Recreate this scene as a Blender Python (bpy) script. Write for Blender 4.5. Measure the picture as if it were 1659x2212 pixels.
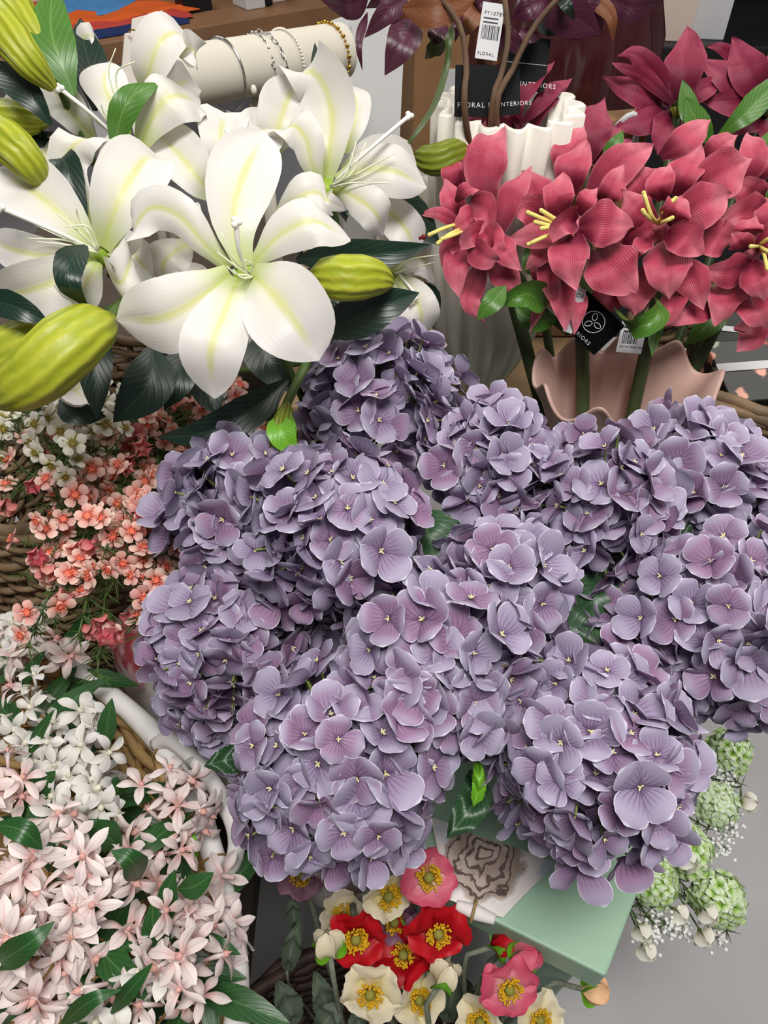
import bpy, bmesh, math, random
from mathutils import Vector, Matrix, Euler, noise

# ------------------------------------------------------------------ scene, camera, world, lights, exposure
S = bpy.context.scene
COL = S.collection
for o in list(bpy.data.objects):
    bpy.data.objects.remove(o)
V = Vector
PI = math.pi
PITCH = math.radians(46)
EYE = V((0, 0, 1.6))
FPX = 26 / 36 * 2212
FW = V((0, math.cos(PITCH), -math.sin(PITCH)))
UP = V((0, math.sin(PITCH), math.cos(PITCH)))
RT = V((1, 0, 0))
cam_d = bpy.data.cameras.new('camera')
cam_d.sensor_fit = 'VERTICAL'
cam_d.sensor_height = 36
cam_d.lens = 26
cam_d.clip_start = .01
cam = bpy.data.objects.new('camera', cam_d)
COL.objects.link(cam)
cam.location = EYE
cam.rotation_euler = (PI / 2 - PITCH, 0, 0)
S.camera = cam

S.view_settings.view_transform = 'Standard'
S.view_settings.look = 'None'
S.view_settings.gamma = 1
S.view_settings.use_curve_mapping = False
S.view_settings.exposure = 0.0

W_ = bpy.data.worlds.new('shop_air')
S.world = W_
W_.use_nodes = True
W_.node_tree.nodes['Background'].inputs[0].default_value = (.95, .97, 1.0, 1)
W_.node_tree.nodes['Background'].inputs[1].default_value = .10
try:
    S.cycles.max_bounces = 6
    S.cycles.diffuse_bounces = 3
    S.cycles.glossy_bounces = 2
    S.cycles.transmission_bounces = 4
    S.cycles.transparent_max_bounces = 6
    S.cycles.use_denoising = True
except Exception:
    pass


def ceiling_lamp(loc, size, power, col=(1, .96, .9), aim=None):
    d = bpy.data.lights.new('ceiling_panel_light', 'AREA')
    d.shape = 'RECTANGLE'
    d.size, d.size_y = size
    d.energy = power
    d.color = col
    o = bpy.data.objects.new('ceiling_panel_light', d)
    COL.objects.link(o)
    o.location = loc
    if aim is not None:
        o.rotation_euler = (V(aim) - V(loc)).to_track_quat('-Z', 'Y').to_euler()
    return o


ceiling_lamp((.1, -.25, 3.0), (.9, .6), 48, (1, .97, .93), aim=(.05, .45, 1.0))
ceiling_lamp((1.4, 1.6, 3.0), (1.2, 1.2), 34, (1, .95, .88), aim=(.5, .7, .9))
ceiling_lamp((-1.3, 2.2, 3.0), (1.2, 1.2), 30, (1, .95, .88), aim=(-.4, 1.4, .9))


# ------------------------------------------------------------------ geometry helpers
def at(px, py, d):
    return EYE + FW * d + RT * ((px - 829.5) / FPX * d) + UP * ((1106 - py) / FPX * d)


def onz(px, py, z):
    r = FW + RT * ((px - 829.5) / FPX) + UP * ((1106 - py) / FPX)
    return EYE + r * ((z - EYE.z) / r.z)


def depth(p):
    return (p - EYE).dot(FW)


def lerp(a, b, t):
    return a + (b - a) * t


def interp(tab, t):
    for (a, va), (b, vb) in zip(tab, tab[1:]):
        if t <= b:
            k = (t - a) / (b - a)
            k = k * k * (3 - 2 * k) if False else k
            return va + (vb - va) * k
    return tab[-1][1]


def curve(pts, n):
    """Catmull-Rom through pts, n samples, near uniform in length."""
    pts = [V(p) for p in pts]
    if len(pts) == 2:
        return [pts[0].lerp(pts[1], i / (n - 1)) for i in range(n)]
    P = [pts[0] * 2 - pts[1]] + pts + [pts[-1] * 2 - pts[-2]]
    fine = []
    for i in range(1, len(P) - 2):
        a, b, c, d = P[i - 1:i + 3]
        for k in range(12):
            t = k / 12
            fine.append(.5 * ((2 * b) + (c - a) * t + (2 * a - 5 * b + 4 * c - d) * t * t + (3 * b - a - 3 * c + d) * t ** 3))
    fine.append(pts[-1])
    L = [0]
    for a, b in zip(fine, fine[1:]):
        L.append(L[-1] + (b - a).length)
    out, j = [], 0
    for i in range(n):
        s = L[-1] * i / (n - 1)
        while j < len(L) - 2 and L[j + 1] < s:
            j += 1
        k = (s - L[j]) / max(1e-9, L[j + 1] - L[j])
        out.append(fine[j].lerp(fine[j + 1], min(1, max(0, k))))
    return out


class MB:
    def __init__(self):
        self.v, self.f, self.uv, self.mi = [], [], [], []

    def add(self, verts, faces, uvs=None, mi=0):
        b = len(self.v)
        self.v += [tuple(p) for p in verts]
        self.uv += uvs if uvs else [(0, 0)] * len(verts)
        for f in faces:
            self.f.append(tuple(i + b for i in f))
            self.mi.append(mi)

    def grid(self, rows, uvs=None, closed=False, mi=0):
        n, m = len(rows), len(rows[0])
        vs = [p for r in rows for p in r]
        fs = []
        for i in range(n - 1):
            for j in range(m if closed else m - 1):
                k = (j + 1) % m
                fs.append((i * m + j, i * m + k, (i + 1) * m + k, (i + 1) * m + j))
        self.add(vs, fs, uvs, mi)

    def tube(self, pts, r, seg=8, cap=True, mi=0):
        pts = [V(p) for p in pts]
        n = len(pts)
        R = r if isinstance(r, (list, tuple)) else [r] * n
        ref = None
        rows, uvs = [], []
        for i, p in enumerate(pts):
            t = (pts[min(i + 1, n - 1)] - pts[max(i - 1, 0)])
            t = t.normalized() if t.length > 1e-9 else V((0, 0, 1))
            if ref is None:
                ref = t.orthogonal().normalized()
            ref = (ref - t * ref.dot(t))
            ref = ref.normalized() if ref.length > 1e-6 else t.orthogonal().normalized()
            bi = t.cross(ref)
            rows.append([p + (ref * math.cos(2 * PI * k / seg) + bi * math.sin(2 * PI * k / seg)) * R[i] for k in range(seg)])
            uvs += [(i / max(1, n - 1), k / seg) for k in range(seg)]
        self.grid(rows, uvs, closed=True, mi=mi)
        if cap:
            b = len(self.v) - n * seg
            self.f.append(tuple(b + k for k in reversed(range(seg))))
            self.f.append(tuple(b + (n - 1) * seg + k for k in range(seg)))
            self.mi += [mi, mi]

    def lathe(self, prof, c, seg=32, mod=None, mi=0):
        """prof: (r, z) list; mod(theta, i, r) -> r"""
        rows, uvs = [], []
        for i, (r, z) in enumerate(prof):
            row = []
            for k in range(seg):
                a = 2 * PI * k / seg
                q = mod(a, i, r, z) if mod else (r, z)
                row.append(V((c[0] + q[0] * math.cos(a), c[1] + q[0] * math.sin(a), c[2] + q[1])))
                uvs.append((i / (len(prof) - 1), k / seg))
            rows.append(row)
        self.grid(rows, uvs, closed=True, mi=mi)

    def ball(self, c, r, seg=10, rings=7, mi=0):
        r = r if isinstance(r, (tuple, list, V)) else (r, r, r)
        c = V(c)
        rows, uvs = [], []
        for i in range(rings + 1):
            a = PI * i / rings
            rows.append([c + V((r[0] * math.sin(a) * math.cos(2 * PI * k / seg), r[1] * math.sin(a) * math.sin(2 * PI * k / seg), r[2] * math.cos(a))) for k in range(seg)])
            uvs += [(i / rings, k / seg) for k in range(seg)]
        self.grid(rows, uvs, closed=True, mi=mi)

    def hexa(self, p, mi=0):
        """8 corners: bottom 4 then top 4, both counter-clockwise"""
        self.add(p, [(3, 2, 1, 0), (4, 5, 6, 7), (0, 1, 5, 4), (1, 2, 6, 5), (2, 3, 7, 6), (3, 0, 4, 7)], mi=mi,
                 uvs=[(0, 0), (1, 0), (1, 1), (0, 1)] * 2)

    def box(self, c, size, rz=0, mi=0):
        c = V(c)
        R = Matrix.Rotation(rz, 3, 'Z')
        x, y, z = [s / 2 for s in size]
        q = [(-x, -y), (x, -y), (x, y), (-x, y)]
        self.hexa([c + R @ V((a, b, -z)) for a, b in q] + [c + R @ V((a, b, z)) for a, b in q], mi)

    def slab(self, o, ex, ey, w, h, th, mi=0):
        """thin plate: corner o, along ex by w, ey by h, thickness th behind"""
        n = ex.cross(ey).normalized() * th
        q = [o, o + ex * w, o + ex * w + ey * h, o + ey * h]
        self.hexa([p - n for p in q] + q, mi)


def origin_of(o):
    p = V((0, 0, 0))
    while o is not None:
        p = p + o.location
        o = o.parent
    return p


def build(name, m, mat, parent=None, smooth=True, bevel=0, loc=None):
    """Link one mesh object; vertices are given in world space and stored relative to the thing's base."""
    me = bpy.data.meshes.new(name)
    off = origin_of(parent) if parent else (V(loc) if loc is not None else V((0, 0, 0)))
    me.from_pydata([(a - off.x, b - off.y, c - off.z) for a, b, c in m.v], [], m.f)
    if m.uv:
        ul = me.uv_layers.new(name='uv')
        buf = []
        for l in me.loops:
            buf += m.uv[l.vertex_index]
        ul.data.foreach_set('uv', buf)
    mats = mat if isinstance(mat, (list, tuple)) else [mat]
    for x in mats:
        me.materials.append(x)
    me.polygons.foreach_set('material_index', m.mi)
    if smooth:
        me.polygons.foreach_set('use_smooth', [True] * len(me.polygons))
    me.update()
    o = bpy.data.objects.new(name, me)
    COL.objects.link(o)
    if parent:
        o.parent = parent
    elif loc is not None:
        o.location = loc
    if bevel:
        b = o.modifiers.new('bevel', 'BEVEL')
        b.width = bevel
        b.segments = 2
        b.limit_method = 'ANGLE'
    return o


def tag(o, label, cat, group=None):
    o['label'] = label
    o['category'] = cat
    if group:
        o['group'] = group
    return o


def thing(name, loc, label, cat, group=None):
    o = bpy.data.objects.new(name, None)
    o.empty_display_size = .02
    COL.objects.link(o)
    o.location = loc
    return tag(o, label, cat, group)


def struct(name, m, mat, smooth=False):
    o = build(name, m, mat, smooth=smooth)
    o['kind'] = 'structure'
    return o


def rot_to(d, roll=0.0):
    """matrix whose Z is d"""
    return V(d).to_track_quat('Z', 'Y').to_matrix().to_4x4() @ Matrix.Rotation(roll, 4, 'Z')


# petal outlines: (t, half-width fraction)
LILY = [(0, .26), (.12, .42), (.25, .68), (.4, .9), (.55, 1), (.68, .97), (.8, .82), (.9, .56), (.96, .3), (1, .04)]
OVAL = [(0, .3), (.1, .55), (.25, .85), (.4, 1), (.6, 1), (.75, .88), (.87, .66), (.95, .4), (1, .05)]
AMAR = [(0, .3), (.15, .64), (.32, .92), (.44, 1), (.54, .95), (.7, .72), (.84, .42), (.94, .16), (1, .01)]
LEAF = [(0, .12), (.1, .4), (.25, .8), (.42, 1), (.6, .9), (.78, .6), (.9, .3), (1, .02)]
LANCE = [(0, .15), (.2, .6), (.4, .95), (.55, 1), (.75, .72), (.9, .35), (1, .03)]
ROUND = [(0, .2), (.1, .4), (.25, .72), (.42, .96), (.58, 1.03), (.72, .98), (.84, .82), (.92, .6), (.97, .36), (1, .08)]
STAR = [(0, .3), (.15, .5), (.4, .9), (.6, 1), (.78, .8), (.92, .4), (1, .04)]


def petal(m, pts, hw, prof, lat, cup=.15, ruf=0, fr=9, ph=0, n=12, nc=7, groove=0, fold=0, mi=0):
    """A petal or leaf: midrib through pts, half width hw, outline prof, sideways direction lat.
    cup raises the edges along the face normal, groove sinks the midrib, ruf waves the edge."""
    mid = curve(pts, n)
    lat = V(lat).normalized()
    rows, uvs = [], []
    for i, p in enumerate(mid):
        t = i / (n - 1)
        tg = mid[min(i + 1, n - 1)] - mid[max(i - 1, 0)]
        tg = tg.normalized() if tg.length > 1e-9 else V((0, 0, 1))
        l = lat - tg * lat.dot(tg)
        l = l.normalized() if l.length > 1e-4 else tg.orthogonal().normalized()
        nr = l.cross(tg).normalized()
        w = hw * interp(prof, t)
        row = []
        for j in range(nc):
            s = -1 + 2 * j / (nc - 1)
            z = cup * w * s * s - groove * w * math.exp(-(s * 5) ** 2) + fold * w * abs(s)
            z += ruf * hw * math.sin(fr * t + ph + (1.7 if s > 0 else 0)) * s * s * min(1, t * 3)
            sx = s * (1 - .12 * abs(cup) * s * s)
            row.append(p + l * (sx * w) + nr * z)
            uvs.append((t, j / (nc - 1)))
        rows.append(row)
    m.grid(rows, uvs, mi=mi)


def ppetal(m, spec, d, W, prof, cup=.15, roll=0, dd=None, **kw):
    """petal laid out from photo points: spec = [(x,y[,extra depth])...] around depth d, W = full width in photo px"""
    pts = []
    k = len(spec)
    for i, q in enumerate(spec):
        e = q[2] if len(q) > 2 else (dd[i] if dd else 0)
        pts.append(at(q[0], q[1], d + e))
    mid = pts[len(pts) // 2]
    tg = (pts[-1] - pts[0]).normalized()
    if len(pts) > 2:
        tg = ((pts[1] - pts[0]).normalized() + tg).normalized()
    view = (mid - EYE).normalized()
    lat = tg.cross(view)          # sideways in the picture; normal = lat x tangent faces the viewer
    lat = lat if lat.length > 1e-3 else RT.copy()
    lat = Matrix.Rotation(math.radians(roll), 3, tg) @ lat.normalized()
    if lat.cross(tg).dot(view) > 0:
        lat = -lat
    petal(m, pts, W / 2 / FPX * d, prof, lat, cup, **kw)
    return pts


# ------------------------------------------------------------------ materials
def srgb(h):
    h = h.lstrip('#')
    c = [int(h[i:i + 2], 16) / 255 for i in (0, 2, 4)]
    return tuple(x / 12.92 if x <= .04045 else ((x + .055) / 1.055) ** 2.4 for x in c) + (1,)


class NT:
    def __init__(self, name):
        self.m = bpy.data.materials.new(name)
        self.m.use_nodes = True
        self.t = self.m.node_tree
        self.t.nodes.clear()
        self.out = self.t.nodes.new('ShaderNodeOutputMaterial')

    def n(self, typ, **kw):
        nd = self.t.nodes.new(typ)
        for k, v in kw.items():
            setattr(nd, k, v)
        return nd

    def set(self, sock, v):
        if isinstance(v, bpy.types.NodeSocket):
            self.t.links.new(v, sock)
        else:
            sock.default_value = v

    def math(self, op, a, b=0.0, c=None, clamp=False):
        nd = self.n('ShaderNodeMath', operation=op, use_clamp=clamp)
        self.set(nd.inputs[0], a)
        self.set(nd.inputs[1], b)
        if c is not None:
            self.set(nd.inputs[2], c)
        return nd.outputs[0]

    def smooth(self, x, a, b):
        nd = self.n('ShaderNodeMapRange', interpolation_type='SMOOTHSTEP')
        self.set(nd.inputs[0], x)
        nd.inputs[1].default_value = a
        nd.inputs[2].default_value = b
        nd.inputs[3].default_value = 0
        nd.inputs[4].default_value = 1
        return nd.outputs[0]

    def mix(self, f, a, b):
        nd = self.n('ShaderNodeMix', data_type='RGBA')
        self.set(nd.inputs[0], f)
        self.set(nd.inputs[6], a)
        self.set(nd.inputs[7], b)
        return nd.outputs[2]

    def uv(self):
        s = self.n('ShaderNodeSeparateXYZ')
        self.t.links.new(self.n('ShaderNodeUVMap').outputs[0], s.inputs[0])
        return s.outputs[0], s.outputs[1]

    def rnd(self):
        return self.n('ShaderNodeObjectInfo').outputs['Random']

    def obj(self):
        return self.n('ShaderNodeTexCoord').outputs['Object']

    def noise(self, scale, detail=2, vec=None, rough=.5):
        nd = self.n('ShaderNodeTexNoise')
        nd.inputs['Scale'].default_value = scale
        nd.inputs['Detail'].default_value = detail
        nd.inputs['Roughness'].default_value = rough
        self.t.links.new(vec if vec is not None else self.obj(), nd.inputs['Vector'])
        return nd.outputs[0]

    def ramp(self, f, stops):
        nd = self.n('ShaderNodeValToRGB')
        self.t.links.new(f, nd.inputs[0])
        e = nd.color_ramp.elements
        while len(e) < len(stops):
            e.new(.5)
        for x, (p, c) in zip(e, stops):
            x.position = p
            x.color = c
        return nd.outputs[0]

    def bump(self, h, strength=.3, dist=.002):
        nd = self.n('ShaderNodeBump')
        nd.inputs['Strength'].default_value = strength
        nd.inputs['Distance'].default_value = dist
        self.t.links.new(h, nd.inputs['Height'])
        return nd.outputs[0]

    def done(self, col, rough=.5, spec=.4, metal=0, trans=0, normal=None, coat=0, sheen=0):
        p = self.n('ShaderNodeBsdfPrincipled')
        self.set(p.inputs['Base Color'], col)
        self.set(p.inputs['Roughness'], rough)
        p.inputs['Specular IOR Level'].default_value = spec
        p.inputs['Metallic'].default_value = metal
        if coat:
            p.inputs['Coat Weight'].default_value = coat
            p.inputs['Coat Roughness'].default_value = .08
        if sheen:
            p.inputs['Sheen Weight'].default_value = sheen
        if normal is not None:
            self.t.links.new(normal, p.inputs['Normal'])
        sh = p.outputs[0]
        if trans:
            tr = self.n('ShaderNodeBsdfTranslucent')
            self.set(tr.inputs[0], col)
            mx = self.n('ShaderNodeMixShader')
            mx.inputs[0].default_value = trans
            self.t.links.new(sh, mx.inputs[1])
            self.t.links.new(tr.outputs[0], mx.inputs[2])
            sh = mx.outputs[0]
        self.t.links.new(sh, self.out.inputs[0])
        return self.m


def plain(name, h, rough=.5, spec=.4, metal=0, var=0.0, scale=30, coat=0, trans=0, bump=0):
    t = NT(name)
    c = srgb(h)
    col = c
    nz = None
    if var or bump:
        nz = t.noise(scale, 3)
    if var:
        lo = tuple(x * (1 - var) for x in c[:3]) + (1,)
        hi = tuple(min(1, x * (1 + var)) for x in c[:3]) + (1,)
        col = t.ramp(nz, [(.3, lo), (.7, hi)])
    return t.done(col, rough, spec, metal, trans, t.bump(nz, bump) if bump else None, coat)


def hydrangea_mat():
    t = NT('hydrangea_petal')
    u, v = t.uv()
    s = t.math('ABSOLUTE', t.math('MULTIPLY_ADD', v, 2.0, -1.0))
    r = t.rnd()
    peri = t.mix(r, srgb('#b6b1c9'), srgb('#a9a0ba'))
    mauve = t.mix(r, srgb('#9b7a9b'), srgb('#998bab'))
    f = t.smooth(t.math('ADD', u, t.math('MULTIPLY_ADD', r, .5, -.25)), .25, .95)
    col = t.mix(f, mauve, peri)
    nz = t.noise(160, 2)
    wv = t.math('MULTIPLY_ADD', nz, 1.6, t.math('MULTIPLY', v, 20.0))
    line = t.math('POWER', t.math('ABSOLUTE', t.math('SINE', wv)), 9.0)
    fade = t.math('SUBTRACT', 1.0, t.smooth(u, .1, .72))
    vein = t.math('MULTIPLY', t.math('MULTIPLY', line, fade), .7)
    col = t.mix(vein, col, srgb('#4b2f58'))
    cen = t.math('SUBTRACT', 1.0, t.smooth(u, .03, .22))
    col = t.mix(t.math('MULTIPLY', cen, .65), col, srgb('#54345c'))
    rim = t.smooth(t.math('MAXIMUM', s, t.math('MULTIPLY_ADD', u, 1.05, -.05)), .90, .98)
    rim = t.math('MULTIPLY', rim, t.smooth(u, .2, .5))
    col = t.mix(t.math('MULTIPLY', rim, .8), col, srgb('#dfdcea'))
    return t.done(col, .55, .25, 0, .18)


def lily_mat():
    t = NT('white_lily_petal')
    u, v = t.uv()
    s = t.math('ABSOLUTE', t.math('MULTIPLY_ADD', v, 2.0, -1.0))
    nz = t.noise(60, 2)
    mid = t.math('SUBTRACT', 1.0, t.smooth(t.math('ADD', s, t.math('MULTIPLY_ADD', nz, .12, -.06)), .0, .20))
    mid = t.math('MULTIPLY', mid, t.math('SUBTRACT', 1.0, t.smooth(u, .7, .95)))
    base = t.math('SUBTRACT', 1.0, t.smooth(u, .02, .32))
    col = t.mix(t.math('MULTIPLY', mid, .72), srgb('#e9e6e2'), srgb('#d9dc7e'))
    wide = t.math('MULTIPLY', t.math('SUBTRACT', 1.0, t.smooth(s, .1, .7)), t.math('SUBTRACT', 1.0, t.smooth(u, .3, .75)))
    col = t.mix(t.math('MULTIPLY', wide, .35), col, srgb('#e8e9a6'))
    col = t.mix(t.math('MULTIPLY', base, .7), col, srgb('#b9cc5c'))
    ln = t.math('SINE', t.math('MULTIPLY_ADD', v, 90.0, t.math('MULTIPLY', nz, 6.0)))
    return t.done(col, .42, .35, 0, .22, t.bump(ln, .035, .0006))


def amaryllis_mat(name, lo, midc, hi):
    t = NT(name)
    u, v = t.uv()
    s = t.math('ABSOLUTE', t.math('MULTIPLY_ADD', v, 2.0, -1.0))
    nz = t.noise(45, 3)
    col = t.mix(t.smooth(u, .02, .5), srgb(lo), srgb(midc))
    col = t.mix(t.math('MULTIPLY', t.smooth(t.math('ADD', u, t.math('MULTIPLY_ADD', nz, .5, -.25)), .5, 1.0), .75), col, srgb(hi))
    col = t.mix(t.math('MULTIPLY', t.smooth(s, .75, 1.0), .3), col, srgb(hi))
    nz2 = t.noise(120, 2)
    wv = t.math('ADD', t.math('MULTIPLY', v, 66.0), t.math('MULTIPLY', nz2, 3.0))
    line = t.math('POWER', t.math('ABSOLUTE', t.math('SINE', wv)), 3.0)
    col = t.mix(t.math('MULTIPLY', line, t.math('MULTIPLY', t.math('MULTIPLY_ADD', u, -.4, .85), t.smooth(t.noise(70, 2), .35, .75))), col, srgb(lo))
    return t.done(col, .5, .3, 0, .06, t.bump(line, .28, .001))


def leaf_mat(name, a, b, rough=.38, vein='#6f8a4a', amt=.35, trans=.08):
    t = NT(name)
    u, v = t.uv()
    s = t.math('ABSOLUTE', t.math('MULTIPLY_ADD', v, 2.0, -1.0))
    nz = t.noise(25, 3)
    col = t.mix(nz, srgb(a), srgb(b))
    mid = t.math('SUBTRACT', 1.0, t.smooth(s, .02, .09))
    side = t.math('POWER', t.math('ABSOLUTE', t.math('SINE', t.math('ADD', t.math('MULTIPLY', u, 30.0), t.math('MULTIPLY', s, -9.0)))), 14.0)
    col = t.mix(t.math('MULTIPLY', t.math('MAXIMUM', mid, t.math('MULTIPLY', side, .35)), amt), col, srgb(vein))
    return t.done(col, rough, .5, 0, trans, t.bump(side, .15, .001))


def bud_mat(name, a, b, c):
    t = NT(name)
    u, v = t.uv()
    nz = t.noise(40, 3)
    ln = t.math('SINE', t.math('ADD', t.math('MULTIPLY', v, 75.4), t.math('MULTIPLY', nz, 5.0)))
    col = t.mix(t.math('MULTIPLY_ADD', ln, .25, .35), srgb(a), srgb(b))
    col = t.mix(t.math('MULTIPLY', t.smooth(nz, .45, .7), .4), col, srgb(c))
    return t.done(col, .42, .4, 0, .08, t.bump(ln, .5, .0012))


def blossom_mat(name, tip, mid, base, var='#ffffff', vamt=0.3, line=None, trans=.25):
    t = NT(name)
    u, v = t.uv()
    s = t.math('ABSOLUTE', t.math('MULTIPLY_ADD', v, 2.0, -1.0))
    r = t.rnd()
    col = t.mix(t.smooth(u, .1, .5), srgb(base), srgb(mid))
    col = t.mix(t.smooth(u, .4, 1.0), col, srgb(tip))
    col = t.mix(t.math('MULTIPLY', t.smooth(r, .3, 1.0), vamt), col, srgb(var))
    if line:
        l = t.math('SUBTRACT', 1.0, t.smooth(s, .03, .2))
        col = t.mix(t.math('MULTIPLY', l, t.math('MULTIPLY_ADD', u, -.5, .65)), col, srgb(line))
    return t.done(col, .5, .3, 0, trans)


def fabric_mat():
    t = NT('floral_print_fabric')
    ob = t.obj()
    base = srgb('#e9e4e0')
    w = t.noise(9, 4, ob)
    vor = t.n('ShaderNodeTexVoronoi')
    vor.inputs['Scale'].default_value = 12
    t.t.links.new(ob, vor.inputs['Vector'])
    dist = t.math('ADD', vor.outputs['Distance'], t.math('MULTIPLY_ADD', t.noise(26, 3, ob), .5, -.25))
    pet = t.math('SUBTRACT', 1.0, t.smooth(dist, .46, .58))
    cell = t.n('ShaderNodeSeparateColor')
    t.t.links.new(vor.outputs['Color'], cell.inputs[0])
    rose = t.mix(t.smooth(t.noise(40, 3, ob), .4, .62), srgb('#b81a34'), srgb('#eebcc4'))
    leaf = t.mix(t.noise(50, 2, ob), srgb('#2c3a2c'), srgb('#5f7a55'))
    isleaf = t.smooth(cell.outputs[0], .55, .6)
    ink = t.mix(isleaf, rose, leaf)
    ink = t.mix(t.smooth(cell.outputs[1], .75, .8), ink, srgb('#a8758c'))
    col = t.mix(t.math('MULTIPLY', pet, .9), base, ink)
    col = t.mix(t.math('MULTIPLY', t.smooth(w, .5, .75), .25), col, srgb('#c7cdd8'))
    return t.done(col, .85, .15, 0, 0, t.bump(t.noise(600, 1, ob), .08, .0005))


def towel_mat(c, e1):
    """off-white cloth with one large grey-brown rose printed around point c (object space)"""
    t = NT('rose_print_fabric')
    ob = t.obj()
    mp = t.n('ShaderNodeVectorMath', operation='SUBTRACT')
    t.t.links.new(ob, mp.inputs[0])
    mp.inputs[1].default_value = c
    ln = t.n('ShaderNodeVectorMath', operation='LENGTH')
    t.t.links.new(mp.outputs[0], ln.inputs[0])
    nz = t.noise(45, 3, ob)
    r = t.math('ADD', ln.outputs['Value'], t.math('MULTIPLY_ADD', nz, .03, -.015))
    disc = t.math('SUBTRACT', 1.0, t.smooth(r, .040, .046))
    rings = t.math('SINE', t.math('MULTIPLY_ADD', r, 620.0, t.math('MULTIPLY', nz, 9.0)))
    col = t.mix(t.smooth(rings, .1, .95), t.mix(t.smooth(nz, .4, .6), srgb('#b9aaa0'), srgb('#9b8a80')), srgb('#5a4e49'))
    base = t.mix(t.smooth(t.noise(22, 3, ob), .55, .72), srgb('#e8e2df'), srgb('#b9c3d2'))
    col = t.mix(disc, base, col)
    return t.done(col, .85, .15)


M = {}
M['hyd'] = hydrangea_mat()
M['hyd_center'] = plain('hydrangea_center', '#dcd9a6', .6)
M['hyd_stalk'] = plain('pale_green_stalk', '#8c9a5a', .6)
M['lily'] = lily_mat()
M['lily_white'] = plain('lily_stigma_white', '#f3f2ea', .4)
M['lily_green'] = plain('lily_throat_green', '#8fae35', .5)
M['filament'] = plain('pale_lily_filament', '#e9edcf', .45)
M['stem'] = plain('green_stem', '#4d6330', .45, var=.25)
M['dark_stem'] = plain('dark_green_stem', '#3c4a2c', .4, .4, var=.25)
M['brown_stem'] = plain('brown_twig', '#5b4330', .7, var=.3)
M['tan_stem'] = plain('tan_twig', '#8a6a3c', .7, var=.2)
M['bud'] = bud_mat('yellow_green_bud', '#98a51f', '#c4c545', '#7d9427')
M['bud_dark'] = bud_mat('deep_green_bud', '#6d7c1c', '#9aa233', '#51651a')
M['dleaf'] = leaf_mat('dark_lily_leaf', '#12251f', '#1b3327', .36, '#35503c', .5, .03)
M['gleaf'] = leaf_mat('mid_green_leaf', '#3c6a22', '#4e7f2a', .38, '#86a552', .4)
M['sleaf'] = leaf_mat('deep_green_leaf', '#1c4420', '#2b5a28', .36, '#5d8a4c', .45)
M['hleaf'] = leaf_mat('hydrangea_leaf', '#24422a', '#2f5230', .4, '#5c7d55', .55)
M['bright'] = leaf_mat('bright_green_leaf', '#5d9a1e', '#6fae2a', .4, '#97c552', .3)
M['mleaf'] = leaf_mat('burgundy_magnolia_leaf', '#3a1828', '#54233a', .4, '#6d3c50', .35)
M['mleaf_brown'] = leaf_mat('brown_magnolia_leaf', '#6b3c22', '#84502e', .55, '#96643e', .35)
M['amar'] = amaryllis_mat('rose_amaryllis_petal', '#62102a', '#bb475f', '#e58c99')
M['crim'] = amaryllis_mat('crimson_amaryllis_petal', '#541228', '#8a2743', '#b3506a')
M['yellow'] = plain('yellow_filament', '#e3d67a', .5)
M['redtip'] = plain('dark_red_anther', '#6d1418', .6)
M['wax_p'] = blossom_mat('pink_waxflower_petal', '#f6dccf', '#f1c3b4', '#e58478', '#e89a96', .5)
M['wax_bud'] = blossom_mat('coral_waxflower_bud', '#eeaea2', '#e3918a', '#c95a68', '#c23c60', .55)
M['wax_w'] = blossom_mat('white_waxflower_petal', '#f2efe6', '#eeeadd', '#d9dba8', '#f2efe0', .2)
M['wax_cp'] = plain('orange_pink_flower_center', '#e8745a', .6)
M['wax_cw'] = plain('olive_flower_center', '#8d7a2c', .6)
M['needle'] = plain('waxflower_needle', '#4c6230', .55, var=.3, scale=60)
M['star_p'] = blossom_mat('blush_star_petal', '#f2e6e3', '#ebd9d6', '#dbb2ad', '#f5eeec', .5, '#c595a3')
M['star_w'] = blossom_mat('white_star_petal', '#eceae6', '#e9e7e2', '#dcd9cf', '#ffffff', .2)
M['star_cp'] = plain('rosy_flower_center', '#d3a096', .6)
M['star_cw'] = plain('cream_flower_center', '#dcd8c4', .6)
M['pop_r'] = blossom_mat('red_poppy_petal', '#c4101d', '#ad0a18', '#7c0712', '#d01624', .3, None, .15)
M['pop_p'] = blossom_mat('pink_poppy_petal', '#d6506d', '#e07a90', '#ecd0c0', '#d84e70', .4, None, .2)
M['pop_c'] = blossom_mat('cream_poppy_petal', '#ece2c6', '#eadcb2', '#d9c56e', '#efe6d2', .4, None, .2)
M['pop_m'] = blossom_mat('mauve_poppy_petal', '#8c6478', '#7d5268', '#5a3448', '#8c6478', .3, None, .15)
M['stamen'] = plain('golden_stamen', '#e2b424', .6)
M['pod'] = plain('olive_seed_pod', '#8d8a3c', .7, bump=.3)
M['fuzzy'] = plain('grey_green_fuzzy_stem', '#7d8272', .9, .1, var=.2, scale=200)
M['grey_leaf'] = leaf_mat('grey_green_leaf', '#5a6a58', '#6b7a66', .7, '#8a9684', .4)
M['peach'] = plain('peach_petal', '#e0b48a', .6)
M['snow_g'] = blossom_mat('lime_snowball_petal', '#eef6e8', '#cde6a6', '#8fbb3f', '#eef4e6', .4)
M['snow_w'] = plain('white_bead_flower', '#f0f0ee', .5)
M['mint'] = plain('mint_painted_wood', '#9dbfa6', .42, .4, var=.05, scale=8)
M['wicker'] = plain('brown_wicker', '#7d664c', .6, var=.35, scale=22)
M['wicker_d'] = plain('dark_brown_wicker', '#463630', .6, var=.35, scale=22)
M['wicker_t'] = plain('tan_wicker', '#a88a5c', .65, var=.3, scale=25)
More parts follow.
